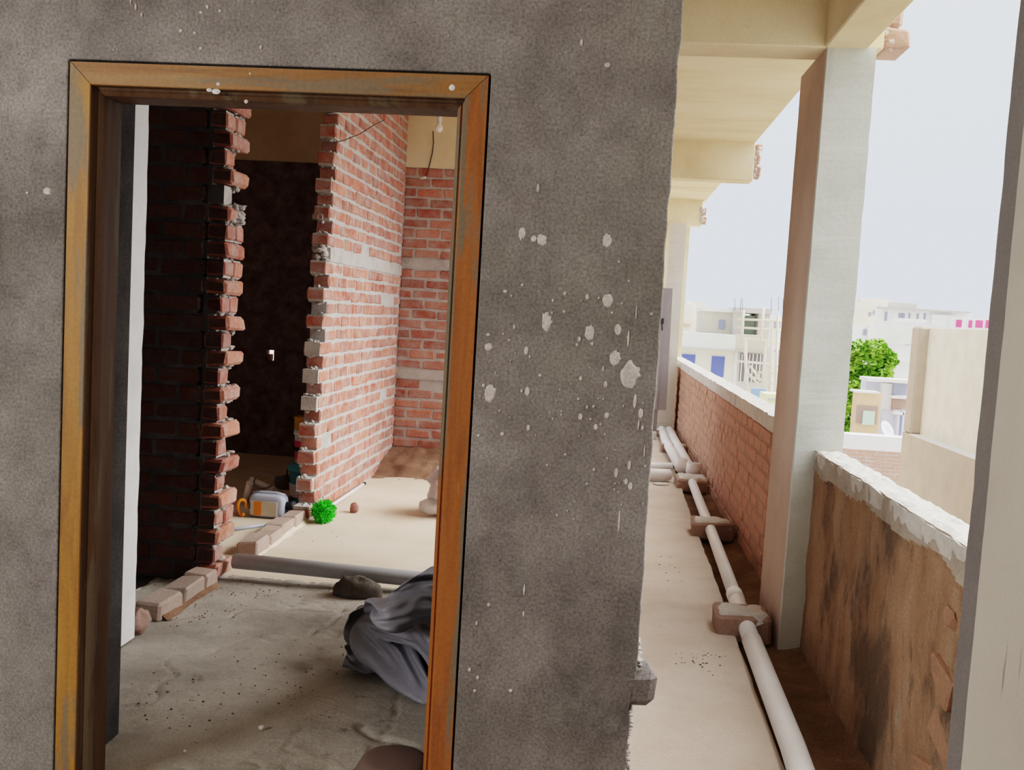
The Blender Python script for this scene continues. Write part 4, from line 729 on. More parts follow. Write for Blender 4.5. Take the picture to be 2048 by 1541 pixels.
[-10,-9,32,30,6,-7,16,20,-6,13,18,-6,5,23,4,14,16,-9,11,21,-4,18,14,1,10,20,-3,11,10,-7,14,7,-4,14,9,-1,-13,20,18,17,11,-3,22,19,13,24,4,11,33,13,35,35,12,26,38,21,29,30,12,18,20,24,1,-9,25,-17,-29,14,-21,-34,16,-33,-47,9,-31,-36,8,-25,-8,5,-20,21,-1,-11,14,-12,27,37,-14,26,42,9,11,38,3,1,17,-24,6,11,10,-22,-18,34,4,-25,34,-36,-8,13,-58,-46,-20,-35,-28,-27,-30,-17,-3,-24,-8,2,-27,29,3,9,12,23,-16,35,20,-7,35,3,11,-4,-24,12,2,-20,-6,15,-3,-8,12,-20,-12,5,19,-6,-13,21,5,20,5,-6,-10,-9,-8,-4,23,1,11,3,-11,0,-1,-20,-17,20,-10,-11,21,4,-14,19,-11,-22,14,-8],
[-19,12,-13,34,9,8,31,2,16,26,6,-11,10,22,-6,6,25,-2,3,22,-1,12,19,2,18,17,-2,20,4,-9,7,23,2,27,-1,0,-5,20,11,-5,26,11,33,10,6,20,33,-6,31,5,36,38,24,23,28,7,18,25,10,19,6,18,21,11,27,-15,-22,16,-34,-49,5,-23,-43,8,-26,-32,10,-26,2,18,-20,23,-5,-5,27,-8,30,41,-13,21,40,-18,20,32,8,1,24,7,-10,1,-17,-11,-9,24,-32,-33,41,-11,-25,31,-53,-34,-11,-50,-39,-27,-30,-12,-12,-24,-9,7,-16,22,4,-5,25,21,-4,37,20,-8,27,-15,16,-3,-25,3,8,-19,-2,9,-17,-3,17,-3,-3,14,12,1,-18,18,10,-1,21,-7,17,-7,-9,5,-15,-19,8,9,-10,-8,22,-8,-15,15,-10,3,18,-16,-14,18,-18,-19,21,-8],
[-6,7,18,30,13,-8,30,13,0,29,5,12,26,0,7,14,17,-11,-2,27,-5,20,9,1,15,18,-1,4,21,5,8,17,-3,24,4,7,15,15,12,2,29,7,5,27,-2,25,18,7,27,19,15,31,11,25,25,12,13,21,9,20,7,20,-1,-1,22,10,-7,24,-34,-30,17,-34,-38,8,-25,-37,4,-7,7,7,-21,30,4,-4,34,-12,26,39,-12,31,52,-8,13,23,-25,13,24,2,-5,5,-10,-21,-14,24,-30,-32,38,-31,-40,46,-36,-36,8,-49,-34,-22,-35,-17,-12,-26,0,-4,-15,14,12,-11,30,21,-3,29,1,7,19,-29,12,-7,-24,4,9,-15,5,14,-11,1,12,13,2,8,-17,6,17,22,-2,-12,-5,-7,7,7,-14,15,3,-1,6,11,-6,-5,21,-11,-20,14,-14,-11,17,-19,7,16,-25,-1,18,-29],
[3,17,13,28,-12,4,30,14,-4,24,24,2,26,10,-3,25,3,8,-3,22,-4,10,18,-3,23,6,1,19,15,0,-5,23,4,-2,21,-7,17,10,13,15,18,15,14,28,6,12,31,-11,32,17,10,23,8,30,28,11,7,10,11,16,9,14,-4,2,14,-9,-18,30,-7,-25,21,-26,-20,24,-24,-25,6,-14,-4,6,-20,32,-8,7,46,-9,16,46,-12,28,31,-26,36,37,-16,12,21,-20,0,20,3,-26,-9,25,-35,-37,40,-35,-36,25,-55,-42,37,-37,-35,-6,-39,-10,-19,-22,-15,3,-14,16,16,-15,24,0,14,30,-13,9,3,-19,8,8,-21,6,7,-22,12,22,-10,2,14,-9,-3,15,-8,-4,0,-1,-11,14,5,-12,-5,7,-9,1,5,-17,7,15,-7,3,24,-9,-11,27,-3,-12,24,-2,-1,22,-18,2,10,-27],
[24,18,-22,16,-2,32,29,-2,15,27,10,1,18,22,-5,23,5,4,17,13,-6,-2,28,-3,4,22,-6,19,3,10,18,6,3,-7,24,-2,-12,22,-9,15,19,1,14,26,5,19,25,12,26,15,13,30,15,5,23,9,7,7,12,11,2,12,7,2,14,-19,-29,27,8,-25,13,-35,-13,28,-3,-10,22,-4,13,8,-18,33,-15,-7,43,-11,13,47,-11,31,42,-25,29,27,-22,27,27,-10,3,8,-3,-25,-2,21,-37,-10,35,-46,-47,34,-42,-39,26,-42,-32,11,-40,-10,-16,-27,-15,7,-18,15,17,-11,26,-7,6,11,-21,17,3,-24,15,14,-23,12,24,-26,10,14,-29,8,16,-13,-11,13,-7,-21,-1,6,-18,4,-5,-18,-4,7,-16,-3,13,-17,-6,15,-13,2,25,-8,-7,30,-4,-12,31,-1,13,29,5,-3,28,-8],
[37,22,3,0,4,24,18,13,22,19,-3,2,18,18,15,20,7,-3,17,9,4,17,16,-8,-12,26,-5,6,17,-7,25,-9,19,16,15,-4,-24,23,-6,-8,22,-17,21,15,-21,20,23,7,27,17,14,26,11,8,25,13,0,2,20,15,-14,9,7,-13,11,8,-18,27,-11,-27,33,-6,-9,17,-30,2,11,-11,17,15,-10,39,0,6,54,-15,17,37,-20,37,56,-13,14,31,-29,16,18,3,24,12,-9,-22,-27,5,-30,6,41,-42,-15,34,-53,-41,20,-46,-37,22,-26,-14,-2,-31,-12,5,-23,16,12,-17,8,-20,22,12,-22,12,6,-28,27,21,-38,15,27,-29,12,25,-17,-7,16,-1,-22,6,0,-27,4,1,-18,-7,0,-16,9,-8,-18,-9,4,-22,-6,14,-22,-14,19,-16,-13,32,-6,-12,34,-1,14,33,9,2,36,4],
[19,41,13,14,-4,2,14,9,10,17,7,8,3,8,20,10,16,20,18,2,6,13,10,9,2,19,-11,-9,20,-11,18,5,5,19,-8,13,6,21,-13,-20,20,-9,-5,21,-24,17,17,-26,34,5,-3,23,16,7,5,14,13,-5,2,24,-8,27,-10,-18,18,13,-18,28,-3,-10,20,-40,-1,4,-16,13,3,-17,13,12,2,22,22,6,57,6,14,50,-12,47,39,-23,49,48,-21,1,27,-8,-4,15,5,-5,-20,1,-29,-29,17,-36,0,47,-40,-11,27,-52,-33,12,-38,-22,12,-17,-13,10,-22,14,-4,-12,7,-22,14,0,-31,33,16,-33,26,26,-30,15,24,-18,-8,14,-11,-22,9,-6,-22,-3,5,-18,11,2,-18,6,1,-19,-1,-3,-16,9,3,-18,-21,12,-9,-1,12,-25,-7,27,-20,-15,30,-16,-4,36,8,8,33,13],
[25,35,1,8,-1,-18,27,0,10,1,29,23,-5,-5,22,-1,10,17,13,12,8,3,-1,20,11,2,15,10,19,-13,-2,19,-16,13,-8,17,14,3,-8,12,20,-11,-16,21,-20,4,7,-20,18,17,-12,2,16,-21,5,11,17,-8,-1,31,-3,26,-13,-12,30,-13,-12,20,-9,0,-9,-37,13,-7,-29,18,4,-12,15,15,6,15,33,9,20,40,33,46,-5,51,61,-13,34,51,-18,23,19,-28,-16,24,10,-1,3,8,-30,-30,4,-27,-17,44,-30,-7,24,-47,-2,18,-51,-29,13,-14,-16,14,-18,8,-21,-1,12,-31,8,6,-20,24,27,-29,33,18,-36,3,19,-18,-7,0,0,-27,9,0,-17,4,0,-21,-14,7,-15,7,0,-22,4,0,-20,19,8,-9,-12,5,-20,-24,22,0,-3,15,-23,2,37,-20,-6,25,-19,-12,36,16],
[-8,15,1,9,1,19,14,-4,26,-10,19,-7,-10,21,7,9,-2,24,13,-12,21,3,17,-4,3,10,-1,16,10,-4,7,12,11,19,11,3,20,-3,5,-2,17,-23,21,17,-15,-4,16,-22,-9,10,-13,-8,8,-19,1,18,-3,-8,14,25,-9,23,1,-6,17,-18,7,-22,-39,8,-10,-40,13,0,-34,17,7,-17,10,21,3,30,17,24,23,43,32,29,44,40,41,2,55,54,-12,28,35,-20,-5,9,-9,-11,-6,-7,-16,-27,6,-29,-6,21,-42,-1,38,-35,-1,25,-31,-14,21,-16,2,11,-23,14,-27,0,7,-36,8,-4,-41,7,12,-26,17,31,-17,13,26,-15,5,8,-3,-26,-18,10,-17,4,3,-17,9,-1,-21,-4,2,-15,2,8,-14,-6,4,-18,8,13,-15,-8,20,-13,-1,17,-14,3,23,-18,-11,34,-12,-11,28,-14],
[11,-23,31,-23,16,15,10,8,22,5,15,11,-27,6,-8,3,12,14,19,0,25,5,13,-6,1,6,-31,18,17,-10,19,14,20,11,6,27,32,6,12,12,11,-26,-10,10,-27,15,22,-14,-6,15,-10,-23,-7,-11,-14,15,-21,4,27,-1,-10,14,2,-1,7,-33,16,-39,-35,3,4,-44,19,0,-40,11,3,-22,18,21,4,23,22,19,35,21,35,23,53,37,38,18,53,36,24,47,33,-15,1,10,-15,-6,14,-3,-18,-30,1,-22,-20,3,-41,6,24,-40,-11,25,-31,-8,27,-10,7,18,-20,34,-18,-9,9,-42,2,-1,-38,20,12,-42,16,8,-27,6,29,9,3,18,17,2,4,-7,-26,-8,6,-20,1,11,-11,-13,-3,-14,5,4,-13,2,14,-16,-18,7,-15,11,23,-19,20,15,-6,3,31,-22,-16,28,-8,-25,17,-8],
[12,13,26,-26,-8,18,-23,14,9,13,12,17,-8,11,1,-21,0,1,11,17,7,2,15,-14,6,10,-18,25,16,0,17,14,11,20,19,8,26,2,9,29,11,-1,5,12,-24,-10,12,-16,-8,16,-13,-8,12,-13,-23,-7,-3,-13,13,-11,-1,9,-28,7,-8,-38,10,-10,-40,1,-12,-47,16,6,-41,18,2,-19,18,18,-2,26,16,11,35,21,33,30,37,46,32,47,37,21,29,50,26,19,26,18,-17,-9,4,-11,-15,-4,6,-23,-19,4,-33,-2,13,-28,-15,10,-24,-7,9,-25,-1,18,-17,28,-5,-11,23,-29,6,3,-42,6,16,-38,9,9,-31,7,18,11,13,12,22,13,4,1,-16,15,11,-9,-8,5,-15,2,6,-16,-4,8,-13,-10,9,-14,9,15,-19,14,17,-17,-17,16,-18,16,32,4,0,22,-19,-20,13,-23],
[14,5,22,-27,-4,16,-26,-3,15,-17,11,10,3,26,5,-24,-1,6,11,17,-6,10,13,-16,6,8,-10,32,1,-1,20,17,9,9,33,9,17,24,-10,30,2,0,8,11,-19,6,21,-13,-25,-3,-10,-13,12,-11,-8,11,-10,-31,-6,-3,-5,-4,-41,12,-6,-45,6,-12,-50,10,9,-48,9,1,-43,18,-3,-25,29,16,-8,29,10,8,26,25,31,33,31,45,27,42,43,24,41,34,7,32,42,19,-3,2,20,-1,-16,-23,-17,-16,8,15,-32,-19,-24,-17,-5,-5,-40,-12,7,-22,4,18,-20,18,21,-13,27,-13,4,31,-30,3,-2,-44,7,8,-30,6,28,2,8,-4,16,21,-3,27,10,5,-5,-16,9,2,-11,13,24,0,9,15,-24,-17,10,-14,10,19,-23,-2,11,-19,-20,16,-21,18,30,-4,9,28,-3,-13,4,-31],
[18,2,19,-31,13,8,-22,-5,18,-22,-1,17,-4,18,4,-12,17,-4,-12,20,-6,21,4,-8,2,17,-17,22,0,-1,27,3,21,24,21,1,20,29,-5,12,22,-18,-12,-1,-20,3,21,-7,-2,15,-12,-27,-5,-3,-3,20,-14,-7,5,-19,-17,-4,-32,10,-4,-47,15,-11,-46,19,-10,-43,11,2,-39,-2,6,-34,16,7,-24,27,15,1,29,20,26,28,23,41,33,30,43,19,42,37,6,40,33,17,19,8,19,-1,-10,-8,-13,-13,-12,-11,-32,-13,-23,-31,-15,-23,-19,-5,-7,-21,2,13,-19,18,26,-16,33,12,-2,33,1,10,3,-34,0,2,-36,-4,28,-8,6,3,7,15,-2,17,6,-1,20,1,9,10,5,4,26,-4,17,23,-12,-8,5,-30,1,16,-15,-18,4,-22,7,28,-5,1,13,-23,11,31,3,11,16,-18],
[23,9,22,-34,11,2,-27,16,3,-15,-9,18,-11,5,10,-8,16,-6,-5,15,0,9,11,-11,5,14,-10,1,21,-9,25,11,10,30,12,10,31,18,1,-2,22,-24,-13,9,-15,-19,1,-15,16,27,-5,-12,6,-17,-26,-1,0,-8,6,-24,10,4,-29,16,2,-41,17,-17,-44,14,-13,-44,7,2,-37,1,3,-33,17,1,-19,3,17,-2,21,28,10,32,26,30,42,22,27,25,34,34,7,35,29,5,34,14,24,6,-8,-5,-25,-26,-28,-15,-22,-30,-25,-26,-19,-35,-15,4,-16,-15,10,4,-21,16,18,-10,29,23,-10,38,17,-1,33,10,2,-3,-31,-8,9,-17,4,15,10,15,5,9,2,6,16,4,0,15,2,-1,22,3,-10,18,-4,5,21,-17,-8,11,-15,-7,3,-28,15,32,6,-1,11,-23,9,19,-21,12,19,19],
[28,25,18,-35,-6,10,-28,19,-4,-17,5,3,-11,1,12,-13,8,3,-13,11,12,1,16,-16,14,8,-8,5,27,-5,12,27,-10,24,16,-4,29,18,1,0,6,-19,-8,18,-12,-24,-1,-9,-5,16,-6,22,13,-9,-28,5,-5,-9,2,-17,5,2,-32,23,-6,-31,17,-18,-41,16,-16,-42,9,-3,-43,6,1,-35,8,12,-13,14,0,-12,12,20,13,17,34,29,28,35,16,29,33,12,12,29,20,13,26,14,12,20,-9,0,-23,-28,-16,-34,-28,-30,-28,-21,-34,-25,-18,-11,-28,-7,13,-4,-18,15,-2,5,25,30,-11,39,16,9,38,16,-7,11,21,-22,14,-14,-14,16,5,9,8,10,15,-4,13,6,-7,12,6,5,14,-9,-17,18,0,-9,24,-5,1,18,-9,4,14,-14,7,16,-12,11,28,4,10,15,-22,25,10,-7],
[1,26,-18,-14,-8,35,-23,0,19,-20,17,-6,-13,4,6,-12,10,-2,-10,12,10,-10,18,-3,18,4,-16,25,11,-7,4,32,-1,3,25,-8,2,15,-12,-1,11,-11,-15,6,-7,15,17,-7,-19,12,-10,21,5,8,-4,9,-17,-19,10,-19,10,-7,-23,6,-5,-27,17,-16,-37,19,-11,-43,8,-5,-42,10,0,-32,12,1,-19,9,3,-13,24,7,13,20,27,21,16,36,8,13,42,6,-1,36,1,18,18,9,5,11,-12,2,-25,-16,-9,-19,-41,-17,-42,-34,-26,-35,-20,-27,-24,-3,3,-13,-10,5,-9,13,25,28,-6,40,14,2,41,17,-3,28,20,-15,13,18,-22,14,18,-12,-7,10,23,12,17,-1,-18,5,16,11,15,-11,-4,15,-1,-25,16,-6,2,23,0,2,23,2,12,14,-15,10,15,-17,19,25,-3,19,22,6],
[17,31,-28,-12,-6,40,-14,-3,36,-20,2,15,-17,7,12,-4,15,-18,-11,6,4,-12,21,7,4,18,-12,22,4,-4,21,17,-14,-8,31,-2,-15,15,-7,-16,8,-6,-9,11,-10,5,11,-8,-6,9,-7,20,13,12,11,9,-17,-8,5,-12,7,-6,-25,0,7,-27,12,-16,-32,8,-5,-42,20,-10,-38,17,-7,-30,14,-5,-20,4,10,-13,17,13,-2,23,5,27,18,41,3,4,43,-2,-9,37,2,12,23,-5,-1,2,-21,4,-30,-11,-6,-28,-31,-13,-32,-46,-23,-32,-40,-24,-24,2,-10,-23,-3,12,-22,1,27,7,5,24,26,0,38,15,-8,34,19,-8,10,27,-7,7,22,-14,13,22,-9,-6,16,7,2,10,10,2,18,0,9,15,-11,-7,23,8,-17,19,-1,6,21,0,2,23,8,13,16,-15,13,21,-9,20,21,-3],
[21,34,-22,-18,-6,38,-15,-3,38,-19,-2,23,-1,2,31,-14,10,-10,-10,11,-5,-6,14,19,-15,18,-8,16,16,-10,17,20,-13,-28,6,2,-6,23,-9,-12,7,-8,-11,11,-13,1,16,-3,-2,8,-15,-4,10,-12,9,13,3,19,11,-3,7,-7,-21,29,-3,-6,11,-10,-39,6,-4,-38,6,2,-40,19,-11,-33,19,-8,-22,8,9,-10,7,23,-12,26,5,20,11,32,-2,17,44,8,2,36,-12,-12,23,-9,21,-9,-14,4,-26,-26,-26,-28,-34,-30,-47,-27,-8,-33,-37,-31,-27,-24,-15,-25,-3,20,-20,-9,25,3,1,7,26,13,34,17,2,34,18,-5,13,16,-13,3,27,-7,13,21,-14,9,18,4,-2,18,-5,5,17,15,7,18,-10,0,18,-10,-3,25,1,-2,22,0,0,22,14,7,24,8,13,21,-1,18,20,-9],
[35,0,12,-26,21,11,-30,0,29,-22,-2,28,3,-1,31,-8,7,21,-6,15,-22,-16,10,14,-13,16,19,-9,20,-13,17,27,-17,-22,-1,3,-22,5,-2,-4,21,-15,-14,2,-16,-12,9,-12,5,20,-1,-12,-3,-23,9,18,-5,9,17,11,24,2,-18,31,-3,-15,33,-12,-20,23,-10,-27,6,6,-37,8,2,-37,13,-6,-27,17,-1,-9,10,15,-5,13,15,1,2,36,-9,10,43,5,29,26,-3,2,13,-20,-4,5,-15,3,-25,-29,-3,-42,-40,-36,-43,-35,-43,-43,-27,-10,-28,-31,-17,-23,-10,7,-16,-5,32,1,-7,10,22,24,18,23,24,33,14,6,21,12,-19,-12,23,-19,10,24,-15,15,18,9,7,19,-1,1,22,-9,7,20,7,-3,11,-9,-6,20,-9,0,23,7,8,24,-2,14,22,1,7,27,2,11,18,21],
[37,-4,12,-29,30,1,-37,7,25,-30,2,23,-15,10,22,3,2,28,-14,12,8,-9,16,-13,-10,13,19,-18,15,12,3,31,-18,-13,10,-14,-29,-5,5,-9,11,-15,-12,4,-14,-21,6,-10,0,25,-12,-18,-6,-11,10,14,-18,7,19,-11,23,-12,-13,27,-8,-15,33,-8,-15,37,6,-18,32,7,-17,24,3,-23,9,3,-29,0,12,-22,22,3,0,21,16,-3,5,41,-5,-6,44,-9,23,21,-6,15,17,-20,-25,0,-8,-4,-23,-32,-2,-39,-41,-16,-54,-41,-33,-41,-41,-39,-31,-23,-12,-22,-21,18,-19,-1,21,6,-6,20,8,21,21,24,28,28,20,13,30,6,1,-2,20,-24,-13,25,-9,0,26,-6,16,16,6,9,16,0,-12,16,-10,6,21,1,-1,16,-5,-18,13,-6,7,25,3,17,19,10,9,25,2,3,26,3],
[9,-30,2,-8,44,11,-39,16,15,-32,12,30,-22,17,11,-18,12,12,-5,10,19,-10,19,1,-9,14,2,-15,9,20,-18,11,-2,-12,20,-8,-23,3,-8,-29,-3,-9,1,18,-14,2,18,-15,-28,7,-6,-12,18,-19,15,4,-12,11,12,-11,19,0,-18,18,-8,-24,33,-16,-11,30,0,-18,28,0,-30,33,12,-17,24,8,-11,18,2,-12,5,15,-8,8,16,-11,5,43,-1,20,43,0,18,27,-17,14,5,-13,-14,16,-15,2,-26,-27,-10,-43,-46,-26,-45,-51,-35,-48,-39,-34,-30,-32,0,-29,-6,3,-14,-9,17,-3,15,21,8,-7,29,10,22,25,21,12,26,20,15,16,7,-14,-13,24,-7,-13,26,4,-8,26,-8,15,15,6,0,14,-6,-16,16,-4,13,19,0,-2,14,-7,-20,11,6,4,18,4,9,24,-6,7,22,-6],
[-14,-10,-21,1,33,34,-8,44,24,-38,21,14,-29,4,25,-15,10,14,-13,20,2,-2,25,1,-15,15,8,-13,3,25,-25,12,3,-27,3,0,-16,15,-15,-23,7,-14,-22,12,-12,13,20,-17,2,13,-17,-20,19,-8,1,11,-15,24,-8,-1,16,-4,-11,16,-6,-26,30,-7,-16,25,-2,-25,34,2,-15,18,5,-31,14,18,-20,25,9,-9,25,8,3,6,16,-9,24,27,-11,27,38,-15,13,43,1,3,15,-14,5,-5,-22,-28,-6,-24,-20,-35,-33,-17,-40,-58,-29,-44,-48,-23,-38,-38,-2,-32,4,6,-15,-17,-1,-1,24,30,5,6,16,14,24,28,13,8,23,21,-2,24,4,0,-2,20,-15,-10,26,6,-14,19,7,-8,21,0,16,13,-7,-6,16,-5,-12,17,8,14,13,-8,-6,13,-4,-19,6,15,-6,19,5,15,22,-6],
[-13,9,-5,-2,15,34,-5,38,28,-18,32,27,-23,31,8,-20,3,19,-19,4,22,-8,21,1,3,27,0,-22,17,6,-27,-3,20,-24,11,-8,-28,6,-6,-6,19,-21,-24,10,-11,-20,13,-15,15,17,-17,15,15,-10,-11,20,-16,18,0,-3,22,-19,1,20,-18,-17,24,1,-30,25,2,-21,16,2,-33,39,-1,-8,17,12,-25,12,23,-6,25,0,1,12,25,-9,15,41,-11,45,19,-25,21,30,-21,-8,32,2,-9,8,-18,-7,-15,-26,-49,-22,-27,-3,-38,-54,-29,-36,-55,-7,-44,-42,-1,-40,-8,4,-13,15,0,3,19,22,1,3,22,14,11,13,12,28,28,4,4,10,15,-12,7,15,-9,0,26,-1,-8,23,-2,-9,11,11,-3,19,-6,15,11,-9,-13,15,5,-10,15,9,10,17,-14,-12,14,-2,-8,-5,25,-6,14,11],
[-11,-1,-11,2,12,39,2,23,51,-7,45,27,-30,23,9,-14,23,8,-13,11,18,-19,9,11,-9,13,13,-11,24,-2,-24,14,10,-26,10,-7,-32,7,-6,-28,8,-11,0,23,-21,-6,12,-17,-7,18,-14,5,23,-9,16,9,-11,13,1,-20,13,-12,-16,21,-19,-5,20,-1,-25,33,-1,-24,14,8,-36,29,0,-13,31,-2,1,23,5,-1,16,20,-6,17,20,-14,21,37,-12,28,42,-13,26,32,-23,8,13,-24,-12,15,-9,-26,4,-12,-42,-16,-34,-11,-44,-53,-2,-38,-50,-14,-49,-30,-8,-32,1,12,-14,-9,5,8,20,18,5,14,26,12,1,8,7,25,26,7,7,16,-8,5,-4,23,-12,-4,24,-6,-7,16,2,7,11,-10,-12,18,7,2,15,-3,8,10,-16,-12,13,7,-6,11,11,9,19,-13,-13,11,13,-15,-12,19],
[-12,-12,-2,3,20,42,-3,33,40,11,36,34,-21,25,29,-26,10,8,-19,11,13,1,23,6,-5,23,3,-15,19,10,-26,22,4,-33,6,1,-26,14,-25,-34,11,11,-18,20,-24,6,13,-24,18,1,-15,1,24,-5,8,21,-7,18,-11,-16,10,-7,-15,13,-5,-26,30,-12,-16,8,4,-31,40,-6,-16,21,10,-21,20,11,-15,26,0,17,26,-1,2,18,26,-20,34,24,-32,29,46,-15,18,44,-21,4,21,-18,2,-6,-21,-27,18,-7,-51,-2,-32,-30,-31,-48,0,-45,-47,7,-47,-25,-11,-28,18,6,-16,0,14,18,-4,13,5,20,24,13,4,22,1,25,22,6,8,8,-11,14,15,14,-21,-9,19,-10,-18,9,10,10,7,-13,-7,11,-6,-8,19,1,7,14,-9,-2,18,-13,-14,-3,21,-12,12,4,6,22,3,-16,11,13],
[-7,-10,5,-4,35,35,1,16,48,11,37,44,0,44,18,-20,23,6,-20,5,19,-16,5,16,2,23,-3,-4,31,1,-28,25,-3,-33,9,-3,-34,4,-10,-29,14,-9,-10,21,-16,-9,25,-10,20,-8,-19,17,0,-15,5,26,0,7,19,-14,15,-20,-16,16,-10,-20,12,0,-33,21,-1,-28,34,-2,-16,24,0,-8,18,6,-8,13,21,-8,24,4,3,34,12,-10,42,23,-19,37,34,-27,19,45,-22,2,28,-22,-9,5,-21,-20,-10,-16,-46,-17,-7,-36,-8,-47,6,-22,-49,0,-45,-15,-13,-22,11,6,-20,19,19,7,7,20,16,15,18,14,8,21,8,8,17,15,5,13,-14,9,20,5,-13,-5,15,-19,-19,-4,11,-12,10,-6,-7,10,-8,7,1,-7,3,19,-13,2,20,-11,-16,14,11,-20,-4,16,-18,2,7,4,16,5],
[-3,-5,19,-17,40,19,3,34,44,12,17,50,7,34,36,-6,35,2,-17,28,0,-8,-5,27,-29,1,6,-8,25,-6,-10,36,9,-31,16,-10,-31,11,-17,-20,10,-28,-8,16,-16,-4,24,-1,2,15,-11,24,-16,-6,17,-1,-16,8,23,-2,8,-7,-24,25,-10,-24,2,14,-34,20,8,-34,24,-2,-9,23,7,-14,14,-16,16,13,18,-8,21,12,-7,22,29,-21,43,15,-20,38,37,-18,19,34,-23,12,29,-15,-1,22,-26,-24,-14,-21,-32,-31,-22,-43,-39,-16,-8,-13,-52,24,-19,-12,-10,-15,11,3,-12,22,6,-5,31,29,20,5,36,11,17,3,24,-2,11,7,-1,21,-1,3,11,6,-9,4,6,-18,-26,-5,3,-27,7,4,11,-3,-15,19,-3,-18,-18,11,-6,4,19,-8,-19,9,7,-13,7,18,-21,-3,10,-13,-8,-14],
[-5,-7,17,-12,36,26,-8,36,33,1,37,41,7,28,35,4,25,19,12,26,-3,-15,19,11,-22,-9,22,-27,15,-6,-27,19,-5,-19,34,2,-20,23,-19,-12,6,-34,-2,16,-18,4,21,-1,-10,25,-6,8,4,-17,28,-9,-2,21,1,-18,-1,12,-31,11,-1,-27,20,0,-25,19,-3,-14,22,-5,-8,13,17,-9,19,-15,8,17,-1,-7,4,30,-12,45,16,-14,35,31,-23,39,37,-17,8,38,-27,-9,9,-23,-3,16,-21,-17,6,-31,-28,-29,-26,-20,-44,-19,-3,-27,-29,9,-17,-7,19,-7,4,-5,10,31,-4,6,37,35,-5,23,33,17,10,17,21,-3,13,12,3,-2,14,-11,10,3,-15,-5,4,-9,-13,-1,-16,-28,-3,6,-1,-6,-13,24,-5,-18,-13,4,-11,-23,-2,0,-13,-8,-11,-19,5,8,-2,-3,23,-9,5,0],
[-8,-9,12,-5,33,14,-14,34,40,-1,42,25,-3,33,38,11,30,19,5,13,23,19,18,7,-18,19,9,-27,11,3,-35,12,-7,-36,15,2,-27,19,-20,1,30,-26,15,10,-31,8,17,-13,-1,29,4,-9,25,-9,8,-3,-28,18,12,-11,5,-1,-36,19,2,-20,26,-10,-6,20,-11,-8,21,-1,-4,19,3,0,16,7,-11,8,-31,-4,13,31,-14,38,11,-13,37,40,-24,10,41,-31,6,29,-27,-3,29,-19,-2,-11,-22,-16,15,-22,-28,-10,-42,-11,-36,-32,15,-31,-21,4,-26,15,17,10,0,-1,9,32,14,0,22,26,17,34,32,5,32,23,16,6,-2,28,-2,-7,13,-20,15,-3,-11,-11,5,-20,-21,-19,-8,-9,12,-15,-17,-9,-11,11,-17,-20,3,12,-7,-16,-18,-8,-26,-13,7,-12,-19,-12,-19,8,8,1,-2,22],
]
def tarp():
    mb = MB(); n = len(FOLDS); first = (0,0,0)
    for row in FOLDS:
        p = first
        for i in range(n):
            p = (p[0]+row[3*i], p[1]+row[3*i+1], p[2]+row[3*i+2])
            if i == 0: first = p
            mb.v.append((TC[0]-p[1]*.001*TS[0], TC[1]+p[0]*.001*TS[1], max(.004, p[2]*.001*TS[2])))
    for j in range(n-1):
        for i in range(n-1):
            mb.f.append([j*n+i, j*n+i+1, (j+1)*n+i+1, (j+1)*n+i]); mb.mi.append(0); mb.c.append((.5,)*3); mb.sm.append(True)
    return mb
TS, TC = (1.22,1.85,.86), (-.50,3.34)
tp = tag(tarp().build('tarpaulin', 'tarp', recalc=False), 'crumpled dark grey tarpaulin heaped on the floor behind the right door jamb', 'tarpaulin')
sd_ = tp.modifiers.new('smooth', 'SUBSURF'); sd_.levels = sd_.render_levels = 1
# mortar pan at the threshold
mb = MB()
mb.lathe([(0,.105),(.10,.104),(.125,.092),(.150,.045),(.172,.012),(.182,.008),(.184,.0),(.176,.0),(.16,.02)], 48, 0, mx=Matrix.Translation((-.555,2.745,0)) @ Matrix.Scale(.80,4))
tag(mb.build('basin', 'tub'), 'upturned pinkish brown basin on the floor at the foot of the door frame', 'basin')

# green brush
br = root('cleaning_brush', 'bright green round brush with a white handle lying on the floor by the brick partition', 'brush', loc=(-1.765,5.99,0))
mb = MB(); c0 = Vector((-1.765,5.99,.078))
random.seed(21)
for k in range(520):
    d = Vector((random.gauss(0,1),random.gauss(0,1),random.gauss(0,1))).normalized()
    l = .082*random.uniform(.85,1.08)
    e = c0+d*l+Vector((random.uniform(-.008,.008),random.uniform(-.008,.008),random.uniform(-.008,.008)))
    if e.z < .004: e.z = .004
    a = d.orthogonal().normalized(); b = d.cross(a)
    p = c0+d*.02
    w_ = .0042
    mb.add([p+a*w_*.5,p-a*w_*.25+b*w_*.4,p-a*w_*.25-b*w_*.4,e+a*w_,e-a*w_*.5+b*w_*.8,e-a*w_*.5-b*w_*.8],[(0,1,4,3),(1,2,5,4),(2,0,3,5),(3,4,5)])
bh = part(mb, 'bristles', 'green', br, recalc=False)
mb = MB(); mb.blob(c0, (.055,.055,.055), 16, 10, .1, 3, 2); part(mb, 'brush_core', 'green', br)
mb = MB(); h0 = c0+Vector((-.005,.06,.0)); h1 = Vector((-1.825,7.25,.03))
mb.tube([h0,h1], .0125, 12, 0)
hn = part(mb, 'handle', 'whiteplastic', br, 'white handle')
mb = MB(); dd = (h1-h0).normalized(); mb.tube([h1-dd*.01,h1+dd*.05], .0140, 12, 0); part(mb, 'end_cap', 'black', hn, 'dark end cap')
mb = MB(); mb.blob((-1.655,6.36,.032), (.034,.03,.036), 12, 8, .4, 1.8, 4, 0, (.33,.12,.09), zmin=0)
tag(mb.build('brick_chip', 'brickclean'), 'small reddish brick chip lying beside the green brush handle', 'brick')

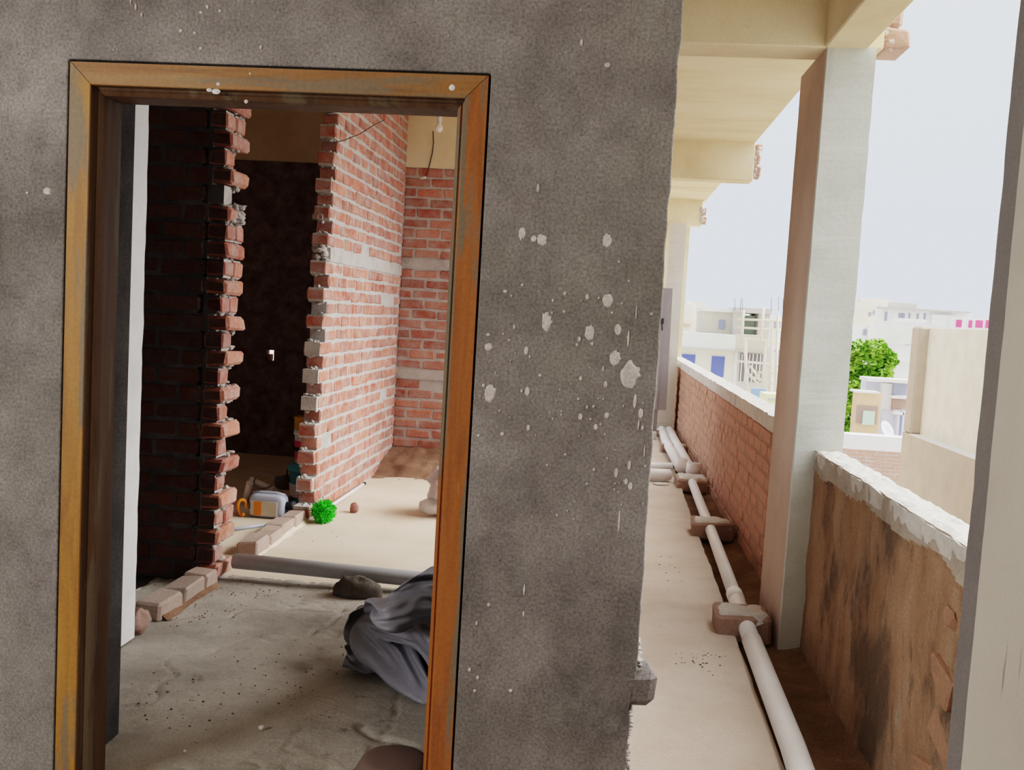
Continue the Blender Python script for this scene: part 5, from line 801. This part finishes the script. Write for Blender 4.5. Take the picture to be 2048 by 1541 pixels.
# plastic bag bundle half hidden by the jamb
bg = root('plastic_bag', 'crumpled clear plastic bag bundle on the pale floor beside the right door jamb', 'bag', loc=(-1.10,6.5,0))
mb = MB(); mb.blob((-1.03,6.55,.17), (.15,.16,.18), 40, 26, .45, 2.2, 5, 0, zmin=.002); part(mb, 'bag_body', 'rag', bg)
mb = MB(); mb.tube([(-1.21,6.43,.065),(-1.15,6.43,.07),(-1.05,6.46,.08)], [.035,.06,.06], 18, 0); part(mb, 'bag_end', 'rag', bg)

# earth heaped in the back corner
mb = MB(); vs = []; fs = []; nx, ny = 60, 30
for j in range(ny+1):
    for i in range(nx+1):
        x = XW+.0+1.9*i/nx; y = 7.55+.91*j/ny
        e = (y-7.75-.18*(x-XW)*.6)/.7+.25*noise.fractal(Vector((x*2.5,y*2.5,1)),1,2,4)
        z = -.03+.20*max(0,min(1,e+.18))**.8+.02*noise.fractal(Vector((x*9,y*9,1)),1,2,4)
        vs.append((x,y,z))
fs = [(j*(nx+1)+i,j*(nx+1)+i+1,(j+1)*(nx+1)+i+1,(j+1)*(nx+1)+i) for j in range(ny) for i in range(nx)]
mb.add(vs, fs, smooth=True)
tag(mb.build('earth_heap', 'earth', recalc=False), 'brown earth heaped along the foot of the back brick wall', 'earth', None, 'stuff')

# canister
jg = root('jerry_can', 'pale grey plastic can with cream and orange label, lying in the store opening', 'can', loc=(-2.16,6.02,0))
def rbox(mb, cen, hs, e=3.5, nu=28, nv=16, mi=0, ribs=0):
    vs = []
    sg = lambda v, p: math.copysign(abs(v)**p, v)
    for i in range(nv+1):
        ph = -PI/2+PI*i/nv
        for k in range(nu):
            th = 2*PI*k/nu
            vs.append((cen[0]+hs[0]*sg(math.sin(ph),2/e), cen[1]+hs[1]*sg(math.cos(ph),2/e)*sg(math.cos(th),2/e), cen[2]+hs[2]*sg(math.cos(ph),2/e)*sg(math.sin(th),2/e)))
    fs = [(i*nu+k,(i+1)*nu+k,(i+1)*nu+(k+1)%nu,i*nu+(k+1)%nu) for i in range(nv) for k in range(nu)]
    mb.add(vs, fs, mi, smooth=True)
mb = MB(); rbox(mb, (-2.155,6.04,.08), (.122,.065,.078), 5)
mb.tube([(-2.262,6.04,.155),(-2.2,6.04,.162),(-2.1,6.04,.162),(-2.045,6.04,.150)], .012, 10)
part(mb, 'can_body', 'greyplastic', jg)
mb = MB(); mb.cbox((-2.165,5.976,.066),(.090,.003,.046),.002); lb = part(mb, 'label', 'label_cream', jg, 'cream label')
mb = MB(); mb.cbox((-2.205,5.973,.066),(.026,.003,.046),.002); part(mb, 'label_stripe', 'orange', lb, 'orange label stripe')
mb = MB(); mb.tube([(-2.262,5.973,.06),(-2.262,5.973,.10)], .0035, 6); part(mb, 'label_mark', 'black', lb, 'dark mark')
mb = MB(); mb.tube([(-2.035,6.04,.085),(-2.01,6.04,.085),(-2.005,6.04,.085),(-1.98,6.04,.085)], [.026,.026,.034,.034], 18); part(mb, 'cap', 'black', jg, 'black screw cap')
# orange strap
mb = MB()
ps = [Vector((-2.315+.028*math.cos(t), 5.98+.01*math.sin(2*t), .062+.052*math.sin(t))) for t in [2*PI*i/22 for i in range(20)]]
mb.tube(ps, .011, 8); tag(mb.build('strap', 'orange'), 'curled orange strap beside the pale grey can', 'strap')
# hoop
mb = MB(); pc = at(528,962,y=6.45); 
ps = [pc+Vector((.074*math.cos(t), .02*math.sin(t), .056*math.sin(t)+.012*math.cos(t))) for t in [2*PI*i/36 for i in range(37)]]
mb.tube(ps, .006, 8, cap=False)
mb.tube([(pc.x-.01,6.47,pc.z-.055),(pc.x-.015,6.5,.0)], .008, 8)
tag(mb.build('hoop', 'steel'), 'thin dark round hoop standing behind the pale grey can', 'hoop')
def scrap(name, a, b, r, m, label, cat, n=12):
    mb = MB(); mb.tube([a,b], r, n); return tag(mb.build(name, m), label, cat)
scrap('pipe_offcut', (-2.50,6.62,.13), (-2.30,6.50,.09), .020, 'pvc', 'short white pipe offcut under the dark hoop, lying level', 'pipe')
scrap('pipe_offcut', (-2.45,6.40,.02), (-2.40,6.33,.16), .024, 'pvc', 'white pipe offcut leaning up left of the hoop beside the dark wall end', 'pipe')
scrap('pipe_offcut', (-2.33,6.36,.02), (-2.26,6.45,.115), .022, 'pvc', 'white pipe offcut tilted up right behind the pale grey can', 'pipe')
p0, p1 = at(455,1061,z=.012), at(541,1049,z=.012)
scrap('rod', p0, p1, .011, 'greyplastic', 'thin blue-grey rod lying on pale floor in front of the can', 'rod', 8)
for k, (px, py, s, lb_) in enumerate(((590,1025,.05,'dark rubble lump just right of the can cap'),(560,975,.08,'dark rubble lump behind the hoop and the can'),(497,1006,.04,'dark rubble lump left of the pale grey can'),(566,1004,.035,'dark rubble lump between the can and the teal bucket'))):
    p = at(px, py+8, z=.0); mb = MB(); mb.blob((p.x,p.y+.12,s*.5),(s*1.2,s,s*.8),14,9,.5,1.6,k+11,0,zmin=-.005)
    tag(mb.build('rubble_lump','lump'), lb_, 'rubble', 'rubble in the dark store')
# buckets
def bucket(name, cx, cy, z, r, h, m, label, bands, handle=True):
    rt = root(name, label, 'bucket', loc=(cx,cy,z))
    mb = MB(); mb.lathe([(0,.0),(r*.86,0),(r*.9,.01),(r*.98,h*.85),(r*1.04,h*.86),(r*1.04,h*.93),(r*1.0,h*.93),(r*1.03,h),(0,h*1.0)], 32, 0, mx=Matrix.Translation((cx,cy,z)))
    part(mb, 'bucket_body', m, rt)
    for (a, b, mm, nm) in bands:
        mb = MB(); f_ = lambda t: r*(.9+.08*(t-.01)/.85)+.003
        mb.lathe([(f_(a),h*a),(f_(b),h*b)], 32, 0, mx=Matrix.Translation((cx,cy,z))); part(mb, 'label', mm, rt, nm, recalc=True)
    if handle:
        mb = MB(); mb.tube([(cx+r*1.06*math.cos(t), cy-.4*r*abs(math.sin(t))-.03, z+h*.85-r*.9*math.sin(t)) for t in [PI*i/16 for i in range(17)]], .005, 6)
        part(mb, 'handle', 'black', rt, 'dark wire handle')
bucket('bucket', -2.075, 6.64, 0, .145, .26, 'teal', 'teal and white bucket on floor behind the toothed partition end', [(.15,.52,'whiteplastic','white label band')])
bucket('paint_bucket', -2.10, 6.74, .262, .125, .245, 'whiteplastic', 'white paint bucket with pink label standing on the teal bucket', [(.12,.34,'pink','pink label band'),(.36,.5,'dark','dark label band'),(.5,.68,'pink','upper pink label band')], False)
mb = MB(); mb.lathe([(0,0),(.11,0),(.11,.082),(.115,.084),(.115,.09),(0,.09)], 28, 0, mx=Matrix.Translation((-2.12,6.74,.509)))
tag(mb.build('tin', 'yellow'), 'ochre yellow tin topping the bucket stack by the partition end', 'tin')
mb = MB(); mb.tube([(-2.26+.012*math.cos(t), 6.50+.03*math.cos(t), .16+.125*math.sin(t)) for t in [PI*.35+PI*1.3*i/20 for i in range(21)]], .006, 8)
# bulb
lb = root('light_bulb', 'white light bulb in a holder hung under the ceiling by the cream beam', 'light bulb', loc=(-1.545,8.2,2.995))
mb = MB(); q = at(878,257,y=8.2); mb.lathe([(0,-.036),(.018,-.032),(.032,-.015),(.036,.002),(.031,.02),(.020,.036),(.015,.05),(.015,.06)], 22, 0, mx=Matrix.Translation(q)); part(mb, 'bulb_glass', 'bulb', lb)
mb = MB(); mb.lathe([(.019,.05),(.022,.055),(.022,.10),(.03,.11),(.045,.12),(.045,.135),(0,.135)], 18, 0, mx=Matrix.Translation(q)); part(mb, 'lamp_holder', 'whiteplastic', lb)
mb = MB(); mb.tube([q+Vector((0,0,.13)), Vector((q.x,q.y,3.3))], .004, 8); part(mb, 'cord', 'wire', lb)
def wire(name, pts, r, label, m='wire'):
    mb = MB(); mb.tube(pts, r, 6); return tag(mb.build(name, m), label, 'wire')
w1 = [at(866,262,y=8.40), at(867,285,y=8.425), at(865,305,y=8.43), at(859,330,y=8.43), at(853,352,y=8.42)]
wire('electric_wire', w1, .005, 'dark cable hanging down the cream beam beneath the bulb')
w2 = [at(668,286,x=XW+.02), at(690,280,x=XW+.06), at(720,268,x=XW+.10), at(745,252,x=XW+.06), at(768,240,x=XW+.02)]
wire('electric_wire', w2, .0035, 'thin dark wire slung across the top of the lit brick partition')
mb = MB(); q = at(848,356,y=8.42); mb.tube([q+Vector((-.035,0,-.005)),q+Vector((.02,0,.005))], .011, 8); tag(mb.build('wire_connector','whiteplastic'), 'small white connector on the cable end at top of the back brick wall', 'connector')
# crumbs of cement and clods scattered on the floors
def crumbs(name, mats, spots, label):
    random.seed(31); mb = MB()
    for (px, py, sx_, sy_, n, s0, s1) in spots:
        for k in range(n):
            p = at(random.gauss(px, sx_), random.gauss(py, sy_), z=0); s_ = random.uniform(s0, s1)
            mb.blob((p.x, p.y, s_*.25), (s_, s_*.9, s_*.55), 7, 5, .5, 2, k)
    return tag(mb.build(name, mats), label, 'crumbs', None, 'stuff')
crumbs('cement_crumbs', 'lump', [(1400,1305,32,22,90,.0012,.005),(1340,1130,26,30,10,.0015,.005),(1330,1170,30,30,8,.0015,.005)], 'dark cement crumbs scattered on the corridor floor left of the pipe')
crumbs('dirt_crumbs', 'earth', [(500,1180,80,12,70,.001,.005),(600,1330,60,40,30,.001,.005),(330,1400,60,40,40,.001,.006),(560,1400,80,30,30,.001,.005),(400,1230,60,16,50,.001,.005),(640,1070,30,25,6,.002,.005)], 'brown dirt crumbs scattered on the room floor')
# pebbles
for k,(px,py,s,lb_) in enumerate(((523,1459,.010,'white pebble on the dusty floor in front of the tarpaulin'),(370,1505,.006,'tiny white chip on the floor near the left jamb'))):
    p = at(px,py,z=0); mb = MB(); mb.blob((p.x,p.y,s*.5),(s,s*.8,s*.8),10,7,.3,2,k); tag(mb.build('pebble','whiteplastic'), lb_, 'pebble')

# ================================================================== CORRIDOR PIPES
mb = MB()
def px_(y): return at(1610,1541,z=.06).x
pts = [Vector((.684,2.30,.03)), Vector((.722,3.2,.035)), Vector((.742,4.26,.04)), Vector((.757,4.93,.045)), Vector((.795,6.4,.05)), Vector((.832,8.3,.06))]
mb.tube([pts[0],pts[1],pts[2]], .044, 22)
mb.tube([pts[2],pts[3]], .040, 22); mb.tube([pts[3],pts[4],pts[5]], .036, 22)
mb.tube([pts[3]-Vector((.001,.07,0)),pts[3]+Vector((.001,.05,0))], .0425, 22)
tag(mb.build('waste_pipe', 'pvc'), 'long white plastic pipe along the corridor from the foreground to the elbow fittings', 'pipe')
def support(x0, x1, y0, y1, h, label, seed):
    rt = root('pipe_support', label, 'brick support', 'brick supports under the corridor pipes', loc=((x0+x1)/2,(y0+y1)/2,0))
    random.seed(seed)
    mb = MB(); mb.cbox(((x0+x1)/2,(y0+y1)/2,h*.42-.015), ((x1-x0)/2,(y1-y0)/2,h*.42+.015), .012, 0, tuple(v*.5+.14 for v in brickcol(.8,.5)), .008)
    part(mb, 'brick', 'brickdust', rt)
    mb = MB(); vs = []; fs = []; nx, ny = 16, 12
    for j in range(ny+1):
        for i in range(nx+1):
            u, v = i/nx, j/ny
            e = min(u, 1-u, v*1.2, (1-v)*1.2)
            d = noise.fractal(Vector((u*3+seed*3, v*3, seed)), 1, 2, 4)
            x = x0+(x1-x0)*(.02+.96*u)+.008*noise.noise(Vector((v*6,seed,u*3))); y = y0+(y1-y0)*(.02+.96*v)+.012*noise.noise(Vector((u*6,seed+5,v)))
            vs.append((x, y, h*(.80 if e > .001 else .45+.25*d)+(.012*d+.016*min(1, e*7) if e > .001 else 0)))
    fs = [(j*(nx+1)+i, j*(nx+1)+i+1, (j+1)*(nx+1)+i+1, (j+1)*(nx+1)+i) for j in range(ny) for i in range(nx)]
    mb.add(vs, fs, smooth=True)
    part(mb, 'mortar_bed', 'coping', rt, recalc=False)
support(.60,.865,4.42,4.63,.115,'mortar-topped brick over the white pipe beside the middle column',1)
support(.675,.955,6.48,6.68,.115,'brick over the white pipe, first behind the middle column',2)
support(.705,.985,8.30,8.62,.10,'brick under the elbow fittings along the brick parapet',3)
support(.69,.97,10.55,10.75,.10,'brick across the paired pipes just beyond the elbow fittings',4)
support(.70,.955,11.9,12.1,.10,'farthest small brick across the paired pipes near the corridor end',5)
def fit(pts, r, label, stub, cat='pipe', socket=None):
    mb = MB(); mb.tube(pts, r, 20)
    if stub is not None: mb.tube([stub, stub+Vector((0,0,.115))], r*1.18, 20); mb.tube([stub+Vector((0,0,.1155)), stub+Vector((0,0,.116))], r*1.0, 20, 1)
    return tag(mb.build('waste_pipe', ['pvc','pvcgrey']), label, cat)
q = at(1385,955,y=8.70)
fit([Vector((q.x,8.72,.075)), Vector((.875,11.0,.07)), Vector((.885,12.2,.065))], .052, 'far white pipe nearest the brick parapet, ending in an upright elbow', Vector((q.x,8.70,.06)))
q2 = at(1361,950,y=8.95)
fit([Vector((q2.x,8.97,.075)), Vector((.765,11.0,.07)), Vector((.79,12.2,.065))], .048, 'far white pipe left of its twin, ending in an upright elbow', Vector((q2.x,8.95,.06)))
fit([Vector((.20,8.58,.06)), Vector((.60,8.62,.06)), Vector((.66,8.64,.06)), Vector((.672,8.64,.06)), Vector((.735,8.66,.065))][:3], .052, 'short thick white pipe crossing the corridor floor to the elbows', None)
fit([Vector((.16,8.88,.07)), Vector((.70,8.97,.09))], .036, 'thinner white pipe crossing behind the short thick one', None)
mb = MB(); 
p = at(1322,968,z=.01)
mb.blob((p.x,p.y,.006),(.07,.05,.012),16,6,.4,3,3); tag(mb.build('mortar_scrap','coping'), 'flat pale mortar scrap on the floor in front of the thick white pipe', 'mortar scrap')
# steel door leaf at the far end
dl = root('steel_door_leaf', 'grey steel door leaf standing upright at the far end of the corridor', 'door leaf', loc=(.72,11.8,0))
mb = MB(); mb.poly([(.675,.35),(.80,.36),(.775,1.855),(.64,1.855)], 'y', 11.78, 11.83); mb.box((.66,11.76,.36),(.685,11.85,1.85)); part(mb, 'panel', 'steel', dl)
mb = MB(); q = at(1324,642,y=11.76); mb.box((q.x-.03,11.73,q.z-.04),(q.x+.02,11.78,q.z+.03)); mb.tube([(q.x,11.74,q.z),(q.x+.01,11.74,q.z-.12)], .008, 8); part(mb, 'latch', 'black', dl)
mb = MB(); mb.box((.62,11.79,0),(.70,11.83,.36)); part(mb, 'foot', 'b_dark', dl)
mb = MB(); mb.cbox((.64,11.6,.05),(.05,.04,.05),.006); tag(mb.build('white_block','coping'), 'small pale block on the floor at foot of the grey steel door leaf', 'block')

# ================================================================== OUTSIDE
mb = MB(); mb.box((-300,16,-11.3),(400,500,-11)); mb.box((1.2,-300,-11.3),(400,16,-11)); struct(mb, 'ground', 'ground')
mb = MB(); mb.box((-5.3,-3,-11),(1.1,14.2,-.3)); struct(mb, 'wall_building_below', 'b_grey')
# neighbour's wall
nb = root('neighbour_wall', 'cream boundary wall of the next building with a recessed pale panel, just past the parapet', 'wall', loc=(3.25,8,-11))
XN = 3.2
mb = MB(); mb.box((XN,2.5,-11),(XN+.5,10.37,.43)); mb.cbox((XN+.16,10.25,.99),(.16,.12,.557),.02,0); part(mb, 'wall_base', 'nbr_tan', nb)
mb = MB(); mb.box((XN+.10,2.5,.43),(XN+.5,10.13,1.535)); part(mb, 'recessed_panel', 'nbr_pale', nb, 'paler recessed panel')
mb = MB(); mb.box((XN-.005,2.5,.425),(XN+.10,10.13,.436)); part(mb, 'ledge', 'b_white', nb, 'bright ledge')

def rect(mb, x0, y0, x1, y1, D, dep=1.0, mi=0, fwd=0.0):
    """a block on the plane y=D whose front covers what the photo shows between two corners"""
    a = at(x0, (y0+y1)/2, y=D); b = at(x1, (y0+y1)/2, y=D); t = at((x0+x1)/2, y0, y=D); u = at((x0+x1)/2, y1, y=D)
    mb.box((a.x, D-fwd, u.z), (b.x, D+dep, t.z), mi)
def bpart(parent, name, m, rs, D, dep=1.0, fwd=0.0, label=None):
    mb = MB()
    for r_ in rs: rect(mb, *r_, D, dep, 0, fwd)
    return part(mb, name, m, parent, label)
# unfinished building left of the column
D = 60
ub = root('unfinished_building', 'pale grey two storey building under construction with blue windows, seen over the brick parapet', 'building', loc=(8,D,-11))
bpart(ub, 'lower_wall', 'b_cream', [(1330,690,1470,900)], D, 5)
bpart(ub, 'lower_wall', 'b_grey', [(1470,690,1536,900)], D, 5)
bpart(ub, 'terrace_band', 'b_pale', [(1330,666,1470,697)], D, 5, .5)
bpart(ub, 'terrace_band', 'b_tan', [(1470,670,1534,701)], D, 5, .5)
bpart(ub, 'terrace_slab', 'b_slab', [(1330,697,1534,700)], D, 5, .7)
for k in ((1422,713,1448,754),(1362,709,1389,760)):
    bpart(ub, 'window', 'b_white', [(k[0]-2,k[1]-2,k[2]+2,k[3]+2)], D, .1, .05); bpart(ub, 'pane', 'b_blue', [k], D, .1, .12, 'blue pane')
bpart(ub, 'downpipe', 'b_white', [(1467,700,1470,800)], D, .1, .2)
bpart(ub, 'dark_opening', 'b_dark', [(1479,708,1524,764)], D, .1, .05)
for x_ in (1481,1489,1496,1503,1511,1518): bpart(ub, 'mullion', 'b_pale', [(x_,708,x_+2,764)], D, .1, .12)
bpart(ub, 'upper_wall', 'b_tan', [(1407,624,1467,670)], D+2, 5)
bpart(ub, 'window', 'b_glass', [(1437,640,1450,659)], D+2, .1, .05)
bpart(ub, 'roof_slab', 'b_pale', [(1405,616,1470,624)], D+2, 5, .3)
for a_ in ((1467,622,1485,672),(1516,624,1539,676)): bpart(ub, 'upper_frame', 'b_slab', [a_], D+1, 4)
bpart(ub, 'upper_back', 'b_green', [(1485,632,1518,674)], D+2.5, 2, 0, 'pale green wall')
bpart(ub, 'roof_slab', 'b_slab', [(1469,617,1541,627)], D+1, 4, .4)
for x_ in (1470,1481,1485,1543,1557,1566):
    mb = MB(); a, b = at(x_,622,y=D), at(x_+random.uniform(-1,1),598+random.uniform(-6,6),y=D); mb.tube([a,b], .02, 5)
    part(mb, 'rebar', 'b_dark', ub)
sf = root('bamboo_scaffold', 'pale bamboo scaffolding standing against the unfinished building', 'scaffold', loc=(14,58,-11))
DS = 57.5
def pole(x0,y0,x1,y1,r=.09):
    mb = MB(); mb.tube([at(x0,y0,y=DS),at(x1,y1,y=DS)], r, 6); part(mb, 'pole', 'bamboo', sf)
for (a_,b_,c_,d_) in ((1487,620,1484,676),(1527,615,1521,690),(1491,676,1494,800),(1494,800,1489,676),(1545,640,1538,800),(1556,630,1550,800),(1532,680,1524,790)): pole(a_,b_,c_,d_)
for (a_,b_,c_,d_) in ((1475,639,1572,642),(1473,655,1572,661),(1465,722,1560,730),(1470,676,1560,684),(1515,745,1565,748),(1495,752,1562,772),(1500,732,1522,762)): pole(a_,b_,c_,d_,.075)
pole(1494,744,1516,768,.07)
# paler buildings behind it
def building(name, label, D, walls, m, windows=(), wm='b_glass', extra=()):
    a = at((walls[0][0]+walls[0][2])/2, walls[0][3], y=D)
    rt = root(name, label, 'building', loc=(a.x,D,-11))
    for k_, w_ in enumerate(walls): bpart(rt, 'wall', m, [w_], D+.4*k_, 1.6)
    for w_ in windows: bpart(rt, 'window', wm, [w_], D, .15, .08)
    for (nm, mm, r_, f_) in extra: bpart(rt, nm, mm, [r_], D, .8, f_)
    return rt
building('apartment_building', 'cream white block with pale window behind the unfinished building', 85, [(1330,608,1385,672),(1372,604,1410,672)], 'b_cream', [(1402,634,1420,654)], 'b_green', [('sill_band','b_orange',(1340,648,1380,652),.2),('shutter','b_green',(1353,630,1360,645),.2)])
building('apartment_building', 'white block behind the scaffold, beside the middle column', 75, [(1530,632,1600,830)], 'b_white', [(1545,641,1560,660),(1548,700,1562,735)], 'b_glass', [('balcony_rail','b_pale',(1533,705,1552,745),.6)])
building('shed', 'low pale yellow shed below the scaffold', 48, [(1528,790,1600,840)], 'b_yellow', [(1536,797,1556,801)], 'b_slab')
mb = MB(); rect(mb, 1503,778,1530,812, 50, .3); tag(mb.build('blue_sheet','b_tarp'), 'blue plastic sheet below the scaffold of unfinished building', 'sheet')
# right hand view
building('apartment_building', 'stepped cream building with flat roofs on the skyline above the tree', 95, [(1705,606,1783,700),(1720,598,1782,640)], 'b_cream', [(1737,625,1742,633),(1746,621,1749,630)], 'b_glass')
building('apartment_building', 'long white building with dark windows and a grey roof box on skyline', 92, [(1757,622,1940,700)], 'b_white', [(1769,624,1774,642),(1797,627,1803,637),(1804,627,1809,637),(1817,627,1820,637),(1833,628,1837,638),(1847,627,1851,643)], 'b_glass', [('roof_box','b_grey',(1781,606,1837,622),-.5),('roof_slab','b_slab',(1757,619,1938,622),.6),('grey_wall','b_pale',(1860,630,1905,652),.4)])
building('apartment_building', 'low white building with pink wall panels on the skyline beside the near column', 88, [(1900,637,1990,720)], 'b_white', [(1912,640,1923,655),(1937,641,1944,656),(1951,641,1965,656),(1971,641,1985,657)], 'b_pink')
building('apartment_building', 'white building with a small blue window right behind the tree', 70, [(1690,655,1830,720),(1740,690,1830,900)], 'b_white', [(1726,659,1732,671),(1810,666,1824,690)], 'b_glass', [('parapet','b_pale',(1733,655,1830,687),.3),('ledge','b_white',(1795,638,1850,645),.3)])
hs = root('small_house', 'small house with an orange tan wall, pale blue upper storey and a roof slab', 'house', loc=(12.5,38,-11))
bpart(hs, 'upper_wall', 'b_lilac', [(1730,762,1830,830)], 39, .8)
bpart(hs, 'side_wall', 'b_white', [(1760,767,1786,900)], 38.6, .8)
bpart(hs, 'side_wall', 'b_lilac', [(1760,824,1830,920)], 38.5, .8)
bpart(hs, 'roof_slab', 'b_pale', [(1731,758,1830,765)], 38.4, .9, .3)
bpart(hs, 'front_wall', 'b_orange', [(1712,785,1758,900)], 37.5, .8)
bpart(hs, 'parapet_cap', 'b_pale', [(1711,783,1759,787)], 37.4, .9)
wn = bpart(hs, 'window', 'b_brown', [(1713,812,1754,848)], 37.5, .1, .05)
bpart(hs, 'pane', 'b_green', [(1724,822,1748,850)], 37.5, .1, .1, 'greenish pane')
bpart(hs, 'shutter', 'b_brown', [(1784,798,1810,820)], 38.5, .1, .1)
bpart(hs, 'pane', 'b_glass', [(1786,767,1812,790)], 38.5, .1, .1)
for a_ in ((1780,792,1815,797),(1784,824,1815,829)): bpart(hs, 'awning', 'b_pale', [a_], 38.4, .3, .3)
for a_ in ((1790,830,1793,900),(1800,820,1802,900)): bpart(hs, 'drainpipe', 'b_lilac', [a_], 38.3, .1, .2)
sd = root('satellite_dish', 'pale blue satellite dish on the terrace in front of the small house', 'satellite dish', loc=tuple(at(1772,893,y=30)))
q = at(1770,862,y=30)
mb = MB(); mxd = Matrix.Translation(q) @ Matrix.Rotation(.9,4,'Y') @ Matrix.Rotation(.7,4,'X')
mb.lathe([(0,0),(.10,.008),(.20,.035),(.30,.08),(.30,.09),(.2,.05),(0,.015)], 24, 0, mx=mxd); part(mb, 'dish', 'b_lilac', sd)
mb = MB(); mb.tube([q, at(1766,893,y=30)], .025, 8); part(mb, 'mast', 'b_lilac', sd)
tr_ = root('terrace_wall', 'low white topped brick terrace wall below the small house', 'wall', loc=tuple(at(1740,950,y=24)))
bpart(tr_, 'terrace', 'b_white', [(1675,873,1840,902)], 25, .5); 
mb = MB(); a, b = at(1675,925,y=23.5), at(1840,925,y=23.5); zt, zb = at(1745,898,y=23.5).z, at(1745,990,y=23.5).z
nC = int((zt-zb)/.09)
brick_wall(mb, 'x', 23.5, 23.62, lambda i: (a.x,b.x), nC, zb, gap=.014, jit=.002, tint=(.55,.36,.28,.7))
part(mb, 'brick_face', ['brickdust','mortar'], tr_)
# tree
tr = root('tree', 'leafy bright green tree between the middle column and small house', 'tree', loc=tuple(at(1735,880,y=42)))
random.seed(5)
mb = MB(); g = at(1735,900,y=42); 
mb.tube([Vector((g.x,42,-11)),Vector((g.x,42,-6)),Vector((g.x+.3,42,-3)),Vector((g.x+.2,42,-1))], [.28,.22,.15,.06], 10)
for dx, dz in ((-1.2,-1.2),(1.3,-.8),(.6,-.2),(-.6,-.3)): mb.tube([Vector((g.x+.1,42,-4.2)),Vector((g.x+dx*.6,42+.3*dx,-3+dz*.2)),Vector((g.x+dx,42-.4*dx,-1.4+dz))], [.12,.08,.03], 7)
part(mb, 'trunk', 'bark', tr)
mb = MB()
cl = [(1712,705,22),(1750,700,22),(1775,715,16),(1735,725,28),(1765,740,20),(1785,722,10),(1700,735,20),(1705,770,24),(1735,760,24),(1695,800,22),(1700,835,22),(1690,860,20),(1718,790,16)]
for (px, py, rr) in cl:
    for _ in range(int(rr*13)):
        d = Vector((random.gauss(0,1),random.gauss(0,1),random.gauss(0,1))).normalized()*random.uniform(.55,1.05)
        q = at(px,py,y=42)+d*(rr/F*42)
        s = random.uniform(.10,.19); a = Vector((random.gauss(0,1),random.gauss(0,1),random.gauss(0,.6))).normalized(); b = a.cross(Vector((random.gauss(0,1),random.gauss(0,1),1))).normalized()
        mb.add([q-a*s, q+b*s*.5, q+a*s, q-b*s*.5], [(0,1,2,3)])
part(mb, 'foliage', 'leaf', tr, recalc=False)

# ================================================================== LIGHT
wd = bpy.data.worlds.new('world'); sc.world = wd; wd.use_nodes = True
nt = wd.node_tree; bgn = nt.nodes['Background']
tc = nt.nodes.new('ShaderNodeTexCoord'); sx = nt.nodes.new('ShaderNodeSeparateXYZ'); cr = nt.nodes.new('ShaderNodeValToRGB')
nt.links.new(tc.outputs['Generated'], sx.inputs[0]); nt.links.new(sx.outputs['Z'], cr.inputs['Fac']); nt.links.new(cr.outputs[0], bgn.inputs['Color'])
e = cr.color_ramp.elements
e[0].position = 0.0; e[0].color = (.74,.84,.97,1); e[1].position = .5; e[1].color = (.90,.96,1.0,1)
e.new(.12).color = (.74,.84,.98,1)
bgn.inputs['Strength'].default_value = 1.25
def sunlamp(name, d, energy, angle, c):
    l = bpy.data.lights.new(name, 'SUN'); l.energy = energy; l.angle = math.radians(angle); l.color = c
    o_ = bpy.data.objects.new(name, l); col.objects.link(o_); o_.rotation_euler = Vector(d).to_track_quat('-Z','Y').to_euler()
sunlamp('hazy_sun', (-.55,-.10,-.80), 4.5, 60, (1,.95,.88))
sunlamp('added_side_sun', (-.88,-.15,-.36), 5.0, 50, (1,.97,.93))  # second sun lamp, added to brighten the room through its open side
def area(name, loc, target, size, power, color=(1,1,1)):
    l = bpy.data.lights.new(name, 'AREA'); l.energy = power; l.shape = 'RECTANGLE'; l.size = size[0]; l.size_y = size[1]; l.color = color
    o_ = bpy.data.objects.new(name, l); col.objects.link(o_); o_.location = loc
    o_.rotation_euler = (Vector(target)-Vector(loc)).to_track_quat('-Z','Y').to_euler(); return o_
area('porch_fill_light', (-3.7,-.5,1.9), (-.3,2.5,1.25), (1.4,1.8), 88, (1,.985,.96))  # unseen area lamp, added to light the front wall from the left
sc.view_settings.view_transform = 'Filmic'
sc.view_settings.look = 'Medium High Contrast'
sc.view_settings.exposure = 0.45
sc.cycles.max_bounces = 10
sc.cycles.diffuse_bounces = 6
sc.cycles.use_denoising = True
